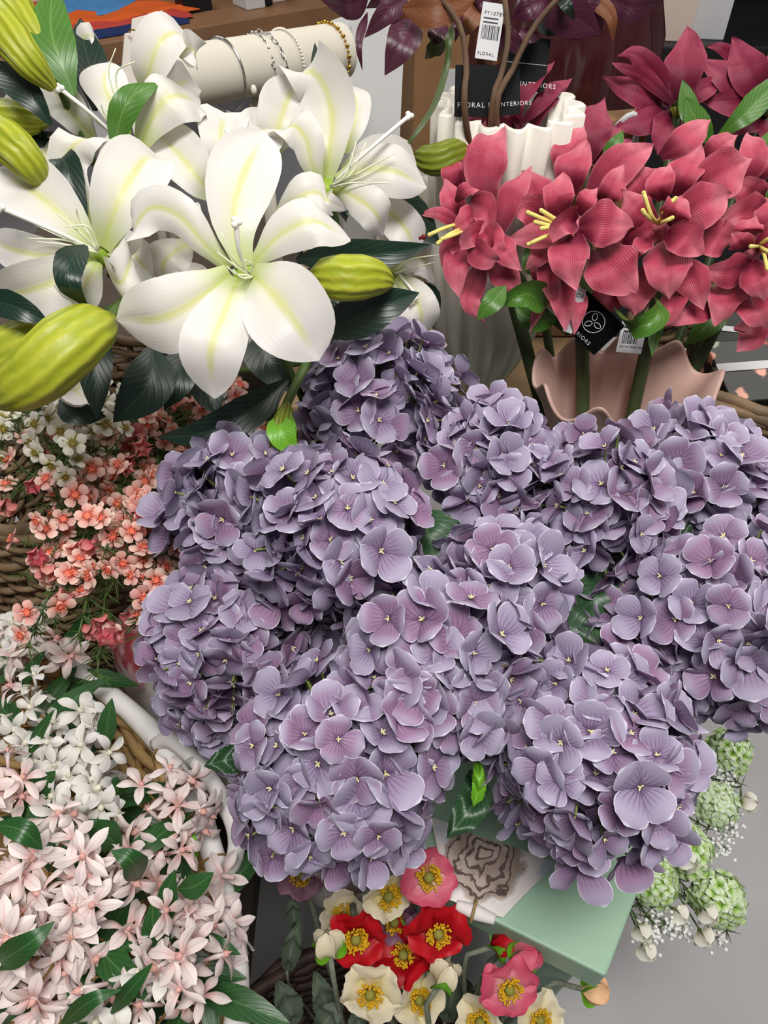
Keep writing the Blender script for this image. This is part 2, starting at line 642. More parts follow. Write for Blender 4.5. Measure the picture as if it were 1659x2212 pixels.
M['white_wrap'] = plain('white_wrapped_rim', '#e6e4e2', .45, .4, var=.04, scale=12, bump=.15)
M['ceram_w'] = plain('white_glazed_ceramic', '#efeae0', .3, .5)
M['ceram_p'] = plain('matt_pink_ceramic', '#c9a79c', .5, .35, var=.04, scale=10)
M['ceram_b'] = plain('burgundy_glazed_ceramic', '#3a1719', .2, .6, var=.35, scale=9, coat=.5)
M['black'] = plain('black_card', '#07080b', .6, .12)
M['white_card'] = plain('white_card', '#c9c9cc', .6)
M['print'] = plain('white_print', '#cfcfd2', .6)
M['ink'] = plain('black_ink', '#202024', .6)
M['cream_vel'] = plain('cream_velvet', '#cfcabd', .85, .15)
M['cream_board'] = plain('cream_board', '#dcd5cc', .6)
M['silver'] = plain('silver_metal', '#c9c9c9', .25, .5, 1)
M['gold'] = plain('gold_metal', '#cfa24a', .25, .5, 1)
M['pearl'] = plain('pearl', '#ece6da', .25, .6)
M['grey_panel'] = plain('grey_board', '#b6b7b6', .6)
M['cardboard'] = plain('brown_cardboard', '#8a6746', .8, var=.1)
M['plastic'] = plain('crumpled_pale_plastic', '#cfc6bb', .3, .5, var=.15, bump=.5)
M['string'] = plain('white_string', '#dcd6c8', .8)
M['fabric'] = fabric_mat()
M['concrete'] = plain('grey_concrete', '#b6b5b8', .6, .3, var=.08, scale=3)
M['wall'] = plain('grey_painted_wall', '#a5a6ab', .8)
M['ceiling'] = plain('white_ceiling', '#d8d8d8', .9)
M['riser'] = plain('pale_wood_riser', '#a58a68', .6, var=.2, scale=6)
M['bench'] = plain('dark_wood_bench', '#4a3f37', .7, var=.25, scale=6)
M['counter'] = plain('brown_wood_counter', '#8a6648', .5, var=.12, scale=7)
M['white_panel'] = plain('white_laminate', '#d2d3d6', .5)
M['black_soft'] = plain('black_plastic', '#15161a', .45)
M['blue_cloth'] = plain('blue_cloth', '#4f86bd', .9, .1, var=.1)
M['orange_cloth'] = plain('orange_cloth', '#d0602c', .9, .1)
M['navy_cloth'] = plain('navy_cloth', '#27355f', .9, .1)
M['red_cloth'] = plain('red_cloth', '#b8453c', .8, .2)
M['salmon'] = plain('salmon_box', '#d8563f', .6)
M['paleblush'] = plain('blush_white_box', '#d8c4ba', .6)
M['metal'] = plain('galvanised_metal', '#5d6164', .4, .5, .7)
M['dark_print'] = None

# ------------------------------------------------------------------ the room
m = MB(); m.box((0, 1.5, -.05), (8, 9, .1)); struct('floor', m, M['concrete'])
m = MB(); m.box((0, 1.5, 3.25), (8, 9, .1)); struct('ceiling', m, M['ceiling'])
m = MB(); m.box((0, 5.55, 1.6), (8, .1, 3.2)); struct('wall_back', m, M['wall'])
m = MB(); m.box((-3.55, 1.5, 1.6), (.1, 8, 3.2)); struct('wall_left', m, M['wall'])
m = MB(); m.box((3.95, 1.5, 1.6), (.1, 8, 3.2)); struct('wall_right', m, M['wall'])

# mint table
A = V((.208, .168, 0)); RV = V((.54, .84, 0)).normalized(); LV = V((-.904, .428, 0)).normalized()


def tab(a, b, z):
    p = A + RV * a + LV * b
    return V((p.x, p.y, z))


mint = thing('display_table', tab(.3, .17, 0), 'mint green painted wooden table under the purple hydrangeas', 'table')
m = MB()
q = [(0, 0), (.66, 0), (.66, .36), (0, .36)]
m.hexa([tab(a, b, .752) for a, b in q] + [tab(a, b, .80) for a, b in q])
build('table_top', m, M['mint'], mint, smooth=False, bevel=.003)
for a, b in [(.06, .05), (.60, .05), (.60, .31), (.06, .31)]:
    m = MB()
    m.hexa([tab(a + i * .022, b + j * .022, 0) for i, j in [(-1, -1), (1, -1), (1, 1), (-1, 1)]] +
           [tab(a + i * .036, b + j * .036, .755) for i, j in [(-1, -1), (1, -1), (1, 1), (-1, 1)]])
    build('leg', m, M['mint'], mint, smooth=False, bevel=.003)
m = MB()
for (a0, b0), (a1, b1) in [((.06, .05), (.60, .05)), ((.60, .05), (.60, .31)), ((.60, .31), (.06, .31)), ((.06, .31), (.06, .05))]:
    p0, p1 = tab(a0, b0, .68), tab(a1, b1, .68)
    d = (p1 - p0).normalized(); nn = V((-d.y, d.x, 0)) * .009
    m.hexa([p0 - nn, p1 - nn, p1 + nn, p0 + nn] + [V((p.x, p.y, .753)) for p in (p0 - nn, p1 - nn, p1 + nn, p0 + nn)])
build('apron', m, M['mint'], mint, smooth=False)

# rear riser and left bench
rz = thing('display_riser', (.21, 1.2, 0), 'pale wooden display riser behind the vases', 'riser')
m = MB(); m.box((.10, 1.205, .885), (.52, .64, .05)); build('riser_top', m, M['riser'], rz, False, .004)
for x in (-.12, .32):
    for y in (.93, 1.47):
        m = MB(); m.box((x, y, .43), (.06, .06, .86)); build('leg', m, M['riser'], rz, False)
rz = thing('display_table', (-.36, 1.2, 0), 'dark wooden side table carrying the lilies and the bracelet stand', 'table')
m = MB(); m.box((-.44, 1.26, .885), (.55, .55, .05)); build('table_top', m, M['bench'], rz, False, .004)
for x in (-.68, -.20):
    for y in (1.02, 1.49):
        m = MB(); m.box((x, y, .43), (.05, .05, .86)); build('leg', m, M['bench'], rz, False)
rz = thing('stool', (.58, .95, 0), 'wooden stool under the right wicker basket', 'stool')
m = MB(); m.lathe([(0, .69), (.17, .69), (.175, .70), (.175, .725), (.17, .73), (0, .73)], (.58, .95, 0), 40); build('seat', m, M['riser'], rz)
for k in range(4):
    a = PI / 4 + k * PI / 2
    m = MB(); m.tube([V((.58 + .15 * math.cos(a), .95 + .15 * math.sin(a), 0)), V((.58 + .12 * math.cos(a), .95 + .12 * math.sin(a), .70))], .016, 10); build('leg', m, M['riser'], rz)
bn = thing('low_bench', (-.66, .4, 0), 'dark wooden bench holding the wicker baskets of small flowers', 'bench')
m = MB(); m.box((-.66, .47, .535), (.98, 1.0, .05)); build('bench_top', m, M['bench'], bn, False, .004)
for x in (-1.1, -.22):
    for y in (.03, .90):
        m = MB(); m.box((x, y, .255), (.06, .06, .51)); build('leg', m, M['bench'], bn, False)

# ------------------------------------------------------------------ shop counter at the back left
ca, cb = V((-.95, 2.38, 1.0)), V((-.06, 3.02, 1.0))
cd = (cb - ca).normalized(); cn = V((-cd.y, cd.x, 0))
c0 = ca - cd * .9; c1 = cb + cd * .9
ct = thing('shop_counter', (c0.x, c0.y, 0), 'brown wooden shop counter on white panel legs behind the lilies', 'counter')
m = MB(); m.hexa([p - V((0, 0, .06)) for p in (c0, c1, c1 + cn * .75, c0 + cn * .75)] + [c0, c1, c1 + cn * .75, c0 + cn * .75])
build('counter_top', m, M['counter'], ct, False, .004)
for s in (.02, .35, .62, .68, .95):
    p = c0.lerp(c1, s) + cn * .06
    q = p + cn * .62
    m = MB(); e = cd * .02
    m.hexa([V((a.x, a.y, 0)) for a in (p - e, p + e, q + e, q - e)] + [V((a.x, a.y, .94)) for a in (p - e, p + e, q + e, q - e)])
    build('leg', m, M['white_panel'], ct, False)


def oncounter(px, py, z=1.0):
    return onz(px, py, z)


def small_box(name, p, size, ang, mat, label, cat, group=None, lid=None):
    t = thing(name, p, label, cat, group)
    h = size[2]
    m = MB(); m.box(p + V((0, 0, h * (.5 if not lid else .3))), (size[0], size[1], h * (1 if not lid else .6)), ang)
    build('box_body', m, mat, t, False, .004)
    if lid:
        m = MB(); m.box(p + V((0, 0, h * .8)), (size[0] * 1.04, size[1] * 1.04, h * .4), ang)
        build('lid', m, lid, t, False, .004)
    return t


ANG = math.atan2(cd.y, cd.x)


def cloth(name, pts, th, z, mat, label):
    """folded cloth slab with a wavy border lying on the counter"""
    m = MB()
    P = [V((p.x, p.y, z)) for p in pts]
    n = 16
    rows = []
    uv = []
    for i in range(n + 1):
        a = P[0].lerp(P[3], i / n); b = P[1].lerp(P[2], i / n)
        row = []
        for j in range(n + 1):
            p = a.lerp(b, j / n)
            p = p + V((0, 0, th * (.6 + .8 * noise.noise(p * 14)))) + V((noise.noise(p * 20), noise.noise(p * 20 + V((5, 0, 0))), 0)) * .008
            if i in (0, n) or j in (0, n):
                p.z = z
            row.append(p); uv.append((i / n, j / n))
        rows.append(row)
    m.grid(rows, uv)
    return tag(build(name, m, mat, loc=P[0]), label, 'cloth')


def cpt(s, w):
    p = ca + cd * s + cn * w
    return V((p.x, p.y, 1.0))


cloth('folded_cloth', [cpt(-.45, .03), cpt(.46, .05), cpt(.5, .13), cpt(-.45, .12)], .018, 1.002, M['navy_cloth'], 'navy folded cloth along the counter front edge')
cloth('folded_cloth', [cpt(-.45, .10), cpt(.50, .10), cpt(.52, .17), cpt(-.45, .18)], .020, 1.006, M['red_cloth'], 'red folded cloth between the navy and orange cloths on the counter')
cloth('folded_cloth', [cpt(-.45, .15), cpt(.55, .15), cpt(.58, .26), cpt(-.45, .30)], .024, 1.010, M['orange_cloth'], 'orange folded cloth on the counter beside the blue one')
cloth('folded_cloth', [cpt(-.45, .24), cpt(.40, .24), cpt(.45, .72), cpt(-.45, .72)], .014, 1.016, M['blue_cloth'], 'light blue cloth spread over the wooden counter')
small_box('gift_box', cpt(.03, .30) + V((0, 0, .03)), (.16, .10, .065), ANG, M['salmon'], 'salmon red box with blush lid on the blue cloth', 'box', None, M['paleblush'])
t = small_box('display_stand', cpt(.55, .2), (.10, .07, .06), ANG, M['black_soft'], 'low black stand on the counter beside the orange cloth', 'stand')
small_box('white_box', cpt(.72, .14), (.07, .10, .16), ANG, M['white_panel'], 'tall white box at the counter edge left of the black bottle', 'box')
small_box('white_box', cpt(.83, .16), (.05, .06, .15), ANG, M['paleblush'], 'blush white box right of the black bottle on the counter', 'box')
t = thing('bottle', cpt(.775, .12), 'black bottle between two pale boxes on the counter', 'bottle')
m = MB(); m.lathe([(0, 0), (.018, 0), (.019, .01), (.019, .12), (.012, .14), (.008, .145), (.008, .17), (0, .17)], cpt(.775, .12), 16)
build('bottle_body', m, M['black_soft'], t)
t = thing('paper_roll', cpt(1.0, .14) + V((0, 0, 0)), 'white paper roll lying on the counter at its right end', 'roll')
m = MB(); p = cpt(.9, .16) + V((0, 0, .02)); m.tube([p, p + cd * .16], .02, 16); build('paper', m, M['white_card'], t)

# right back: cabinet, shelf and cartons
t = thing('cabinet', (1.65, 3.3, 0), 'tall black cabinet in the far right corner', 'cabinet')
m = MB(); m.box((1.75, 3.35, .95), (1.3, .5, 1.9)); build('cabinet_body', m, M['black_soft'], t, False, .01)
for x in (1.43, 2.07):
    m = MB(); m.box((x, 3.09, .95), (.60, .02, 1.8)); build('door', m, M['black'], t, False, .005)
t = thing('floor_shelf', (1.2, 2.6, 0), 'low black shelf under the white cartons at upper right', 'shelf')
m = MB(); m.box((1.15, 2.72, .975), (1.0, .56, .05)); build('shelf_top', m, M['black_soft'], t, False, .005)
m = MB(); m.box((1.15, 2.74, .475), (.96, .5, .95)); build('shelf_body', m, M['black_soft'], t, False, .01)
p = V((.845, 2.55, 1.0))
t = thing('carton', p, 'blush coloured carton beside the burgundy pumpkin', 'box')
m = MB(); m.box(p + V((0, 0, .13)), (.105, .12, .26), -.12); build('box_body', m, M['paleblush'], t, False, .003)
p = V((.955, 2.58, 1.0))
t = thing('carton', p, 'white slotted carton right of the blush one', 'box')
m = MB(); m.box(p + V((0, 0, .15)), (.10, .14, .30), -.12); build('box_body', m, M['white_panel'], t, False, .003)
for dx in (-.02, .025):
    m = MB(); m.box(p + V((dx, -.073, .17)), (.008, .006, .05), -.12); build('slot', m, M['black'], t, False)
t = thing('bottle', (1.13, 2.62, 1.0), 'tan jar on the black shelf right of the white carton', 'jar')
m = MB(); m.lathe([(0, 0), (.05, 0), (.055, .02), (.05, .05), (.03, .06), (0, .06)], (1.22, 2.53, 1.0), 24); build('jar_body', m, M['riser'], t)

# grey board right of the bracelet bar, cardboard box, plastic bag
p = onz(820, 470, .91)
t = thing('display_board', (.02, 1.36, .91), 'grey upright board behind the white lilies and bracelet bar', 'board')
m = MB()
bq = [at(735, 330, 1.18), at(862, 330, 1.18), at(880, -60, 1.12), at(752, -60, 1.12)]
bq0 = []
low = [V((bq[0].x, bq[0].y, .911)), V((bq[1].x, bq[1].y, .911))]
fr = [low[0], low[1], bq[1], bq[2], bq[3], bq[0]]
bk = [q + V((0, .015, 0)) for q in fr]
m.add(fr + bk, [(0, 1, 2, 5), (5, 2, 3, 4), (11, 8, 7, 6), (10, 9, 8, 11), (0, 5, 11, 6), (5, 4, 10, 11), (1, 7, 8, 2), (2, 8, 9, 3), (4, 3, 9, 10), (0, 6, 7, 1)])
build('board_panel', m, M['grey_panel'], t, False)
p = V((.12, 1.42, .91))
t = thing('cardboard_box', p, 'brown cardboard box behind the black florist tags', 'box')
m = MB(); m.box(p + V((0, 0, .2)), (.17, .16, .40), .15); build('box_body', m, M['cardboard'], t, False, .003)
m = MB(); m.box(p + V((.0, -.083, .30)), (.05, .004, .06), .15); build('label', m, M['white_card'], t, False)
# crumpled plastic bag
m = MB()
rows, uv = [], []
c = at(885, 330, 1.16)
for i in range(13):
    a = PI * i / 12
    row = []
    for k in range(20):
        b = 2 * PI * k / 20
        d = V((math.sin(a) * math.cos(b), math.sin(a) * math.sin(b), math.cos(a)))
        r = 1 + .35 * noise.noise(d * 2.2)
        row.append(V((c.x + d.x * .055 * r, c.y + d.y * .05 * r, .91 + max(0, (.12 + d.z * .13 * r)))))
        uv.append((i / 12, k / 20))
    rows.append(row)
m.grid(rows, uv, closed=True)
tag(build('plastic_bag', m, M['plastic'], loc=(c.x, c.y, .91)), 'crumpled pale plastic bag left of the white fluted vase', 'bag')

# ------------------------------------------------------------------ bracelet bar
e0, e1 = at(330, 178, .90), at(742, 110, 1.03)
ax = (e1 - e0).normalized()
base = V(((e0.x + e1.x) / 2, (e0.y + e1.y) / 2, .91))
bar = thing('bracelet_stand', base, 'cream padded bracelet bar behind the white lilies', 'jewellery stand')
m = MB(); m.tube([e0, e1], .0345, 32)
build('padded_bar', m, M['cream_vel'], bar, bevel=.004)
m = MB(); mid = (e0 + e1) / 2; m.tube([mid - V((0, 0, .03)), V((mid.x, mid.y, .915))], .010, 12); build('post', m, M['cream_vel'], bar)
m = MB(); m.lathe([(0, 0), (.07, 0), (.07, .012), (0, .016)], (mid.x, mid.y, .91), 28); build('base', m, M['cream_vel'], bar)


def around(s, r, tilt=0.0, n=40, sag=0.0):
    c = e0.lerp(e1, s)
    u = ax.cross(V((0, 0, 1))).normalized(); w = u.cross(ax).normalized()
    out = []
    for k in range(n + 1):
        a = 2 * PI * k / n
        o = u * math.cos(a) * r + w * (math.sin(a) * r - sag * (.5 - .5 * math.sin(a)))
        out.append(c + o + ax * (tilt * math.cos(a) * r))
    return out


BG = 'bracelets on the cream bar'
m = MB(); m.tube(around(.34, .0365, .25, sag=.012), .0018, 6, False)
tag(build('bracelet', m, M['silver'], loc=e0.lerp(e1, .41)), 'thin silver bangle hanging leftmost on the cream bar', 'bracelet', BG)
m = MB()
P = around(.55, .0365, .35, 28, .014)
for i in range(0, 28, 1):
    a, b = P[i], P[i + 1]
    tg = (b - a).normalized(); sd = tg.cross(ax if i % 2 else V((0, 0, 1))).normalized() * .0026
    mid_ = (a + b) / 2; h = (b - a) * .62
    ring = [mid_ + h * math.cos(2 * PI * k / 10) + sd * math.sin(2 * PI * k / 10) for k in range(11)]
    m.tube(ring, .0008, 5, False)
t = tag(build('bracelet', m, M['silver'], loc=P[0]), 'silver paperclip chain bracelet with black star charm', 'bracelet', BG)
m = MB()
fp = P[24] if False else e0.lerp(e1, .585) + (EYE - e0.lerp(e1, .585)).normalized() * .038
n0 = (EYE - fp).normalized(); ex = RT; ey = UP
star = [fp + (ex * math.cos(PI / 2 + k * PI / 5) + ey * math.sin(PI / 2 + k * PI / 5)) * (.006 if k % 2 == 0 else .0025) for k in range(10)]
m.add(star + [p_ - n0 * .001 for p_ in star], [tuple(range(10)), tuple(range(19, 9, -1))] + [(k, (k + 1) % 10, 10 + (k + 1) % 10, 10 + k) for k in range(10)])
build('star_charm', m, M['black_soft'], t, False)
m = MB()
for p_ in around(.66, .0365, .2, 60, .008):
    m.ball(p_, .0019, 6, 4)
tag(build('bracelet', m, M['pearl'], loc=P[0]), 'seed pearl bracelet right of the silver chains', 'bracelet', BG)
m = MB()
for i, p_ in enumerate(around(.91, .0365, .25, 40, .008)):
    m.ball(p_, (.0034, .0026, .003) if i % 2 else (.002, .002, .002), 6, 4)
t = tag(build('bracelet', m, M['gold'], loc=P[0]), 'gold bead bracelet with black charm at the right end of the bar', 'bracelet', BG)
m = MB(); cc = e0.lerp(e1, .93); m.ball(cc + (EYE - cc).normalized() * .037 - V((0, 0, .012)), .0055, 10, 6); build('charm', m, M['black_soft'], t)
m = MB()
P = around(.52, .037, .1, 26, .03)
for i in range(26):
    m.ball(P[i].lerp(P[i + 1], .5), (.0022, .0022, .0022), 6, 4)
    m.tube([P[i], P[i + 1]], .0006, 4, False)
t = tag(build('bracelet', m, M['silver'], loc=P[0]), 'loose silver bead bracelet with pearl drop left of the star charm', 'bracelet', BG)
m = MB(); m.ball(at(548, 194, .93), (.004, .004, .006), 10, 6); build('pearl_drop', m, M['pearl'], t)


def card_stand(tl, tr, br, bl, th, name, mat, label, cat, foot=True):
    n_ = (tr - tl).cross(bl - tl).normalized() * th
    base_ = V(((bl.x + br.x) / 2, (bl.y + br.y) / 2, .91))
    t = thing(name, base_, label, cat)
    m = MB(); m.hexa([bl + n_, br + n_, br, bl, tl + n_, tr + n_, tr, tl]); build('card', m, mat, t, False, .001)
    if foot:
        m = MB(); c_ = (bl + br) / 2; m.tube([c_ + V((0, 0, .01)), V((c_.x, c_.y, .912))], .008, 8); build('post', m, mat, t)
        m = MB(); m.lathe([(0, 0), (.05, 0), (.05, .008), (0, .01)], (c_.x, c_.y, .91), 20); build('base', m, mat, t)
    return t


card_stand(at(285, 40, 1.12), at(352, 22, 1.13), at(345, 200, 1.16), at(272, 210, 1.15), .008, 'jewellery_card_stand', M['cream_board'], 'tall cream jewellery card standing left of the bracelet bar, at the back', 'stand')
t = card_stand(at(270, 72, 1.05), at(315, 66, 1.06), at(310, 215, 1.09), at(258, 220, 1.08), .008, 'jewellery_card_stand', M['cream_board'], 'short cream jewellery card standing in front of the tall one', 'stand')
m = MB()
pp = [at(276, 70, 1.045), at(283, 64, 1.035), at(295, 66, 1.035), at(304, 72, 1.045)]
m.tube(curve(pp, 10), .0012, 6); tag(build('ring', m, M['gold'], loc=pp[0]), 'gold ring hooked on the short jewellery card', 'ring')
t = card_stand(at(697, 52, 1.10), at(757, 30, 1.11), at(752, 150, 1.14), at(700, 150, 1.13), .004, 'price_card', M['white_card'], 'small white printed card behind the right end of the bracelet bar', 'card')
m = MB()
for k_ in range(3):
    a_ = at(718, 62 + k_ * 9, 1.098)
    m.slab(a_, RT, UP, .016, .0022, .0003)
build('printed_lines', m, M['ink'], t, False)


# ------------------------------------------------------------------ writing
def letters(name, string, size, org, ex, ey, mat, parent, align='LEFT'):
    """text lying on a plate: org = baseline start, ex right, ey up"""
    cu = bpy.data.curves.new(name, 'FONT')
    cu.body = string
    cu.size = size
    cu.align_x = align
    cu.extrude = .00015
    cu.space_character = 1.25
    tmp = bpy.data.objects.new(name, cu)
    COL.objects.link(tmp)
    dg = bpy.context.evaluated_depsgraph_get()
    me = bpy.data.meshes.new_from_object(tmp.evaluated_get(dg))
    bpy.data.objects.remove(tmp)
    bpy.data.curves.remove(cu)
    nn = ex.cross(ey).normalized()
    R = Matrix((ex, ey, nn)).transposed().to_4x4()
    off = origin_of(parent)
    me.transform(Matrix.Translation(org + nn * .0004 - off) @ R)
    me.materials.clear()
    me.materials.append(mat)
    o = bpy.data.objects.new(name, me)
    COL.objects.link(o)
    o.parent = parent
    return o


def plate(name, tl, tr, bl, mat, label, cat, th=.0012, group=None):
    ex = (tr - tl); w = ex.length; ex.normalize()
    ey = (tl - bl); ey = (ey - ex * ey.dot(ex)); h = ey.length; ey.normalize()
    o = tl - ey * h
    t = thing(name, o, label, cat, group)
    m = MB(); m.slab(o, ex, ey, w, h, th)
    build('card', m, mat, t, False)
    return t, o, ex, ey, w, h


def barcode(t, o, ex, ey, u, v, w, h, mat, seed):
    rr = random.Random(seed)
    m = MB()
    x = 0
    nn = ex.cross(ey).normalized() * .0003
    while x < w:
        b = rr.choice([.0006, .0009, .0014])
        m.slab(o + ex * (u + x) + ey * v + nn, ex, ey, b, h, .0002)
        x += b + rr.choice([.0006, .0009])
    return build('barcode', m, mat, t, False)


# florist tags in the magnolia
TG = 'black florist tags tied to the magnolia'
t, o, ex, ey, w, h = plate('florist_tag', at(984, 140, .80), at(1075, 140, .80), at(972, 252, .815), M['black'], 'black florist tag at left, hanging on the magnolia twigs', 'tag', group=TG)
letters('printed_text', 'FLORAL IN', .0072, o + ex * .003 + ey * .009, ex, ey, M['print'], t)
t, o, ex, ey, w, h = plate('florist_tag', at(1038, 150, .815), at(1122, 145, .815), at(1036, 252, .825), M['black'], 'black florist tag in the middle, hanging on the magnolia twigs', 'tag', group=TG)
letters('printed_text', 'FLO  NTERIORS', .0062, o + ex * .003 + ey * .009, ex, ey, M['print'], t)
t, o, ex, ey, w, h = plate('florist_tag', at(1090, 75, .86), at(1190, 85, .86), at(1080, 190, .87), M['black'], 'black florist tag at right, nearest the burgundy pumpkin', 'tag', group=TG)
letters('printed_text', 'INTERIORS', .0072, o + ex * (w * .45) + ey * .0045, ex, ey, M['print'], t)
m = MB(); nn = ex.cross(ey) * .0003; m.slab(o + ex * .004 + ey * (h * .5) + nn, ex, ey, w * .9, .0006, .0002); build('printed_line', m, M['print'], t, False)
t, o, ex, ey, w, h = plate('price_tag', at(1044, 3, .79), at(1092, 10, .79), at(1026, 125, .80), M['white_card'], 'white barcode tag hanging among the burgundy magnolia leaves', 'tag')
letters('printed_text', 'FY10789', .0050, o + ex * .003 + ey * (h - .012), ex, ey, M['ink'], t)
m = MB()
for k_ in range(2):
    m.slab(o + ex * .003 + ey * (h - .016 - .004 * k_) + ex.cross(ey) * .0003, ex, ey, .016, .0014, .0002)
build('printed_lines', m, M['ink'], t, False)
barcode(t, o, ex, ey, .003, h - .036, w - .006, .014, M['ink'], 4)
letters('printed_text', 'FLORAL', .0042, o + ex * .002 + ey * .004, ex, ey, M['ink'], t)

# ------------------------------------------------------------------ vases and baskets
def fluted(n, amp):
    return lambda a, i, r, z: (r * (1 + amp * (abs(math.cos(a * n / 2)) - .6)), z)


vx, vy, vz = .145, .94, .912
wv = thing('fluted_vase', (vx, vy, vz), 'tall white fluted ceramic vase behind the pink amaryllis', 'vase')
m = MB()
prof = [(0, .0), (.030, 0), (.034, .01), (.052, .05), (.068, .10), (.077, .16), (.081, .25), (.081, .34), (.082, .397), (.078, .400), (.075, .34), (.070, .16), (.03, .03), (0, .02)]
m.lathe(prof, (vx, vy, vz), 120, fluted(16, .27))
build('vase_body', m, M['ceram_w'], wv)

# burgundy pumpkin: tall ribbed body on the riser
pk = V((.285, 1.36, .912))
pt = thing('ceramic_pumpkin', pk, 'large burgundy glazed ribbed pumpkin behind the amaryllis', 'ornament')
m = MB()
prof = [(0, 0), (.09, 0), (.125, .04), (.142, .12), (.152, .22), (.155, .30), (.150, .38), (.130, .44), (.095, .475), (.055, .475), (.02, .455), (0, .45)]
m.lathe(prof, pk, 120, lambda a, i, r, z: (r * (.90 + .13 * abs(math.sin(a * 5.5)) ** .6), z))
build('pumpkin_body', m, M['ceram_b'], pt)
m = MB(); m.tube(curve([pk + V((0, 0, .44)), pk + V((.005, 0, .49)), pk + V((.03, .01, .52))], 10), [.018 - .001 * i for i in range(10)], 10); build('pumpkin_stalk', m, M['brown_stem'], pt)

# kraft bag with a white ribbon between the vases
pb = thing('paper_bag', (.30, 1.10, .912), 'kraft paper bag with white ribbon in front of the burgundy pumpkin', 'bag')
m = MB(); m.hexa([V((.24, 1.07, .913)), V((.36, 1.07, .913)), V((.36, 1.14, .913)), V((.24, 1.14, .913)), V((.235, 1.085, 1.24)), V((.365, 1.085, 1.25)), V((.365, 1.125, 1.25)), V((.235, 1.125, 1.24))]); build('bag_body', m, M['cardboard'], pb, False, .004)
m = MB(); m.tube(curve([V((.30, 1.08, 1.20)), V((.315, 1.06, 1.25)), V((.335, 1.06, 1.26)), V((.345, 1.07, 1.22)), V((.35, 1.075, 1.17))], 24), .004, 8); build('ribbon', m, M['white_card'], pb)

# pink ruffled vase
rx, ry = .295, .745
pv = thing('ruffled_vase', (rx, ry, .80), 'matt pink ceramic vase with ruffled rim holding the amaryllis', 'vase')


def ruffle(a, i, r, z):
    k = max(0, (z - .08) / .17)
    k = min(1, k)
    w_ = math.sin(a * 9 + .6) * .5 + math.sin(a * 5 + 2) * .35
    return r * (1 + .065 * k * k * w_) * (1 - .28 * abs(math.sin(a)) ** 2), z + .014 * k * k * math.sin(a * 9 + 2.0) 


m = MB()
prof = [(0, 0), (.052, 0), (.056, .01), (.058, .05), (.062, .10), (.070, .15), (.082, .19), (.097, .232), (.109, .255), (.113, .261), (.112, .264), (.107, .261), (.095, .236), (.079, .19), (.066, .15), (.057, .10), (.05, .02), (0, .015)]
m.lathe(prof, (rx, ry, .80), 144, ruffle)
build('vase_body', m, M['ceram_p'], pv)


def ringpath(c, r, z, n, fn=None):
    return [V((c[0] + (fn(a) if fn else r) * math.cos(a), c[1] + (fn(a) if fn else r) * math.sin(a), z)) for a in [2 * PI * k / n for k in range(n + 1)]]


def woven_basket(name, c, rb, rt, z0, z1, rows, stakes, th, mat, label, cat='basket', rim=None, rimr=.014, group=None, inner=None, pw=1.0):
    t = thing(name, (c[0], c[1], z0), label, cat, group)
    m = MB()
    n = stakes * 4
    for i in range(rows):
        f = (i + .5) / rows
        r = lerp(rb, rt, f ** pw)
        z = lerp(z0 + .01, z1 - .012, f)
        P = []
        for k in range(n + 1):
            a = 2 * PI * k / n
            q = r + th * .9 * math.cos(a * stakes / 2 + (PI if i % 2 else 0))
            P.append(V((c[0] + q * math.cos(a), c[1] + q * math.sin(a), z + .002 * math.sin(a * 7 + i * 2.1))))
        m.tube(P, th * (.92 + .16 * math.sin(i * 5.1)), 6, False)
    for k in range(stakes):
        a = 2 * PI * (k + .0) / stakes
        m.tube([V((c[0] + lerp(rb, rt, f ** pw) * math.cos(a), c[1] + lerp(rb, rt, f ** pw) * math.sin(a), lerp(z0, z1, f))) for f in (0, .25, .5, .75, 1)], th * .8, 6)
    build('weave', m, inner or mat, t)
    m = MB(); m.lathe([(0, 0), (rb, 0), (rb, .01), (0, .012)], (c[0], c[1], z0), 40); build('base', m, mat, t)
    m = MB()
    if rim:
        P = ringpath(c, rt, z1, 90, lambda a: rt + .004 * math.sin(a * 5) + .002 * math.sin(a * 11))
        m.tube(P, [rimr * (1 + .06 * math.sin(k * 1.9)) for k in range(91)], 12, False)
        build('rim', m, rim, t)
    else:
        for dz, dr, ph in ((0, .004, 0), (.008, -.003, 2)):
            m.tube(ringpath(c, rt, z1 + dz, 90, lambda a: rt + dr + .003 * math.sin(a * 16 + ph)), th * 1.25, 7, False)
        build('rim', m, mat, t)
    return t


wb = woven_basket('flower_basket', (-.595, .061), .36, .472, .562, .86, 22, 48, .0065, M['wicker_t'], 'tan wicker basket with white wrapped rim and handles holding star flowers', 'basket', M['white_wrap'], .0115)
hp = [at(338, 1608, .785), at(370, 1600, .77), at(425, 1645, .75), at(475, 1715, .73), at(508, 1790, .715), at(508, 1850, .70), at(480, 1895, .69)]
m = MB(); m.tube(curve(hp, 30), .0085, 10); build('handle', m, M['white_wrap'], wb)
hp = [at(403, 1470, .85), at(400, 1540, .84), at(398, 1620, .82), at(385, 1675, .80), at(372, 1690, .79)]
m = MB(); m.tube(curve(hp, 20), .0085, 10); build('handle', m, M['white_wrap'], wb)
m = MB()
for px, py in ((452, 1865), (350, 1625)):
    p_ = onz(px, py, .86); d_ = (p_ - V((-.595, .061, .86))); d_.z = 0; tn = V((-d_.y, d_.x, 0)).normalized(); d_.normalize()
    ctr = V((-.595, .061, .86)) + d_ * .472
    m.tube([ctr + (d_ * math.cos(2 * PI * k / 16) + V((0, 0, 1)) * math.sin(2 * PI * k / 16)) * .0128 for k in range(17)], .0012, 5, False)
build('binding_wire', m, M['tan_stem'], wb)

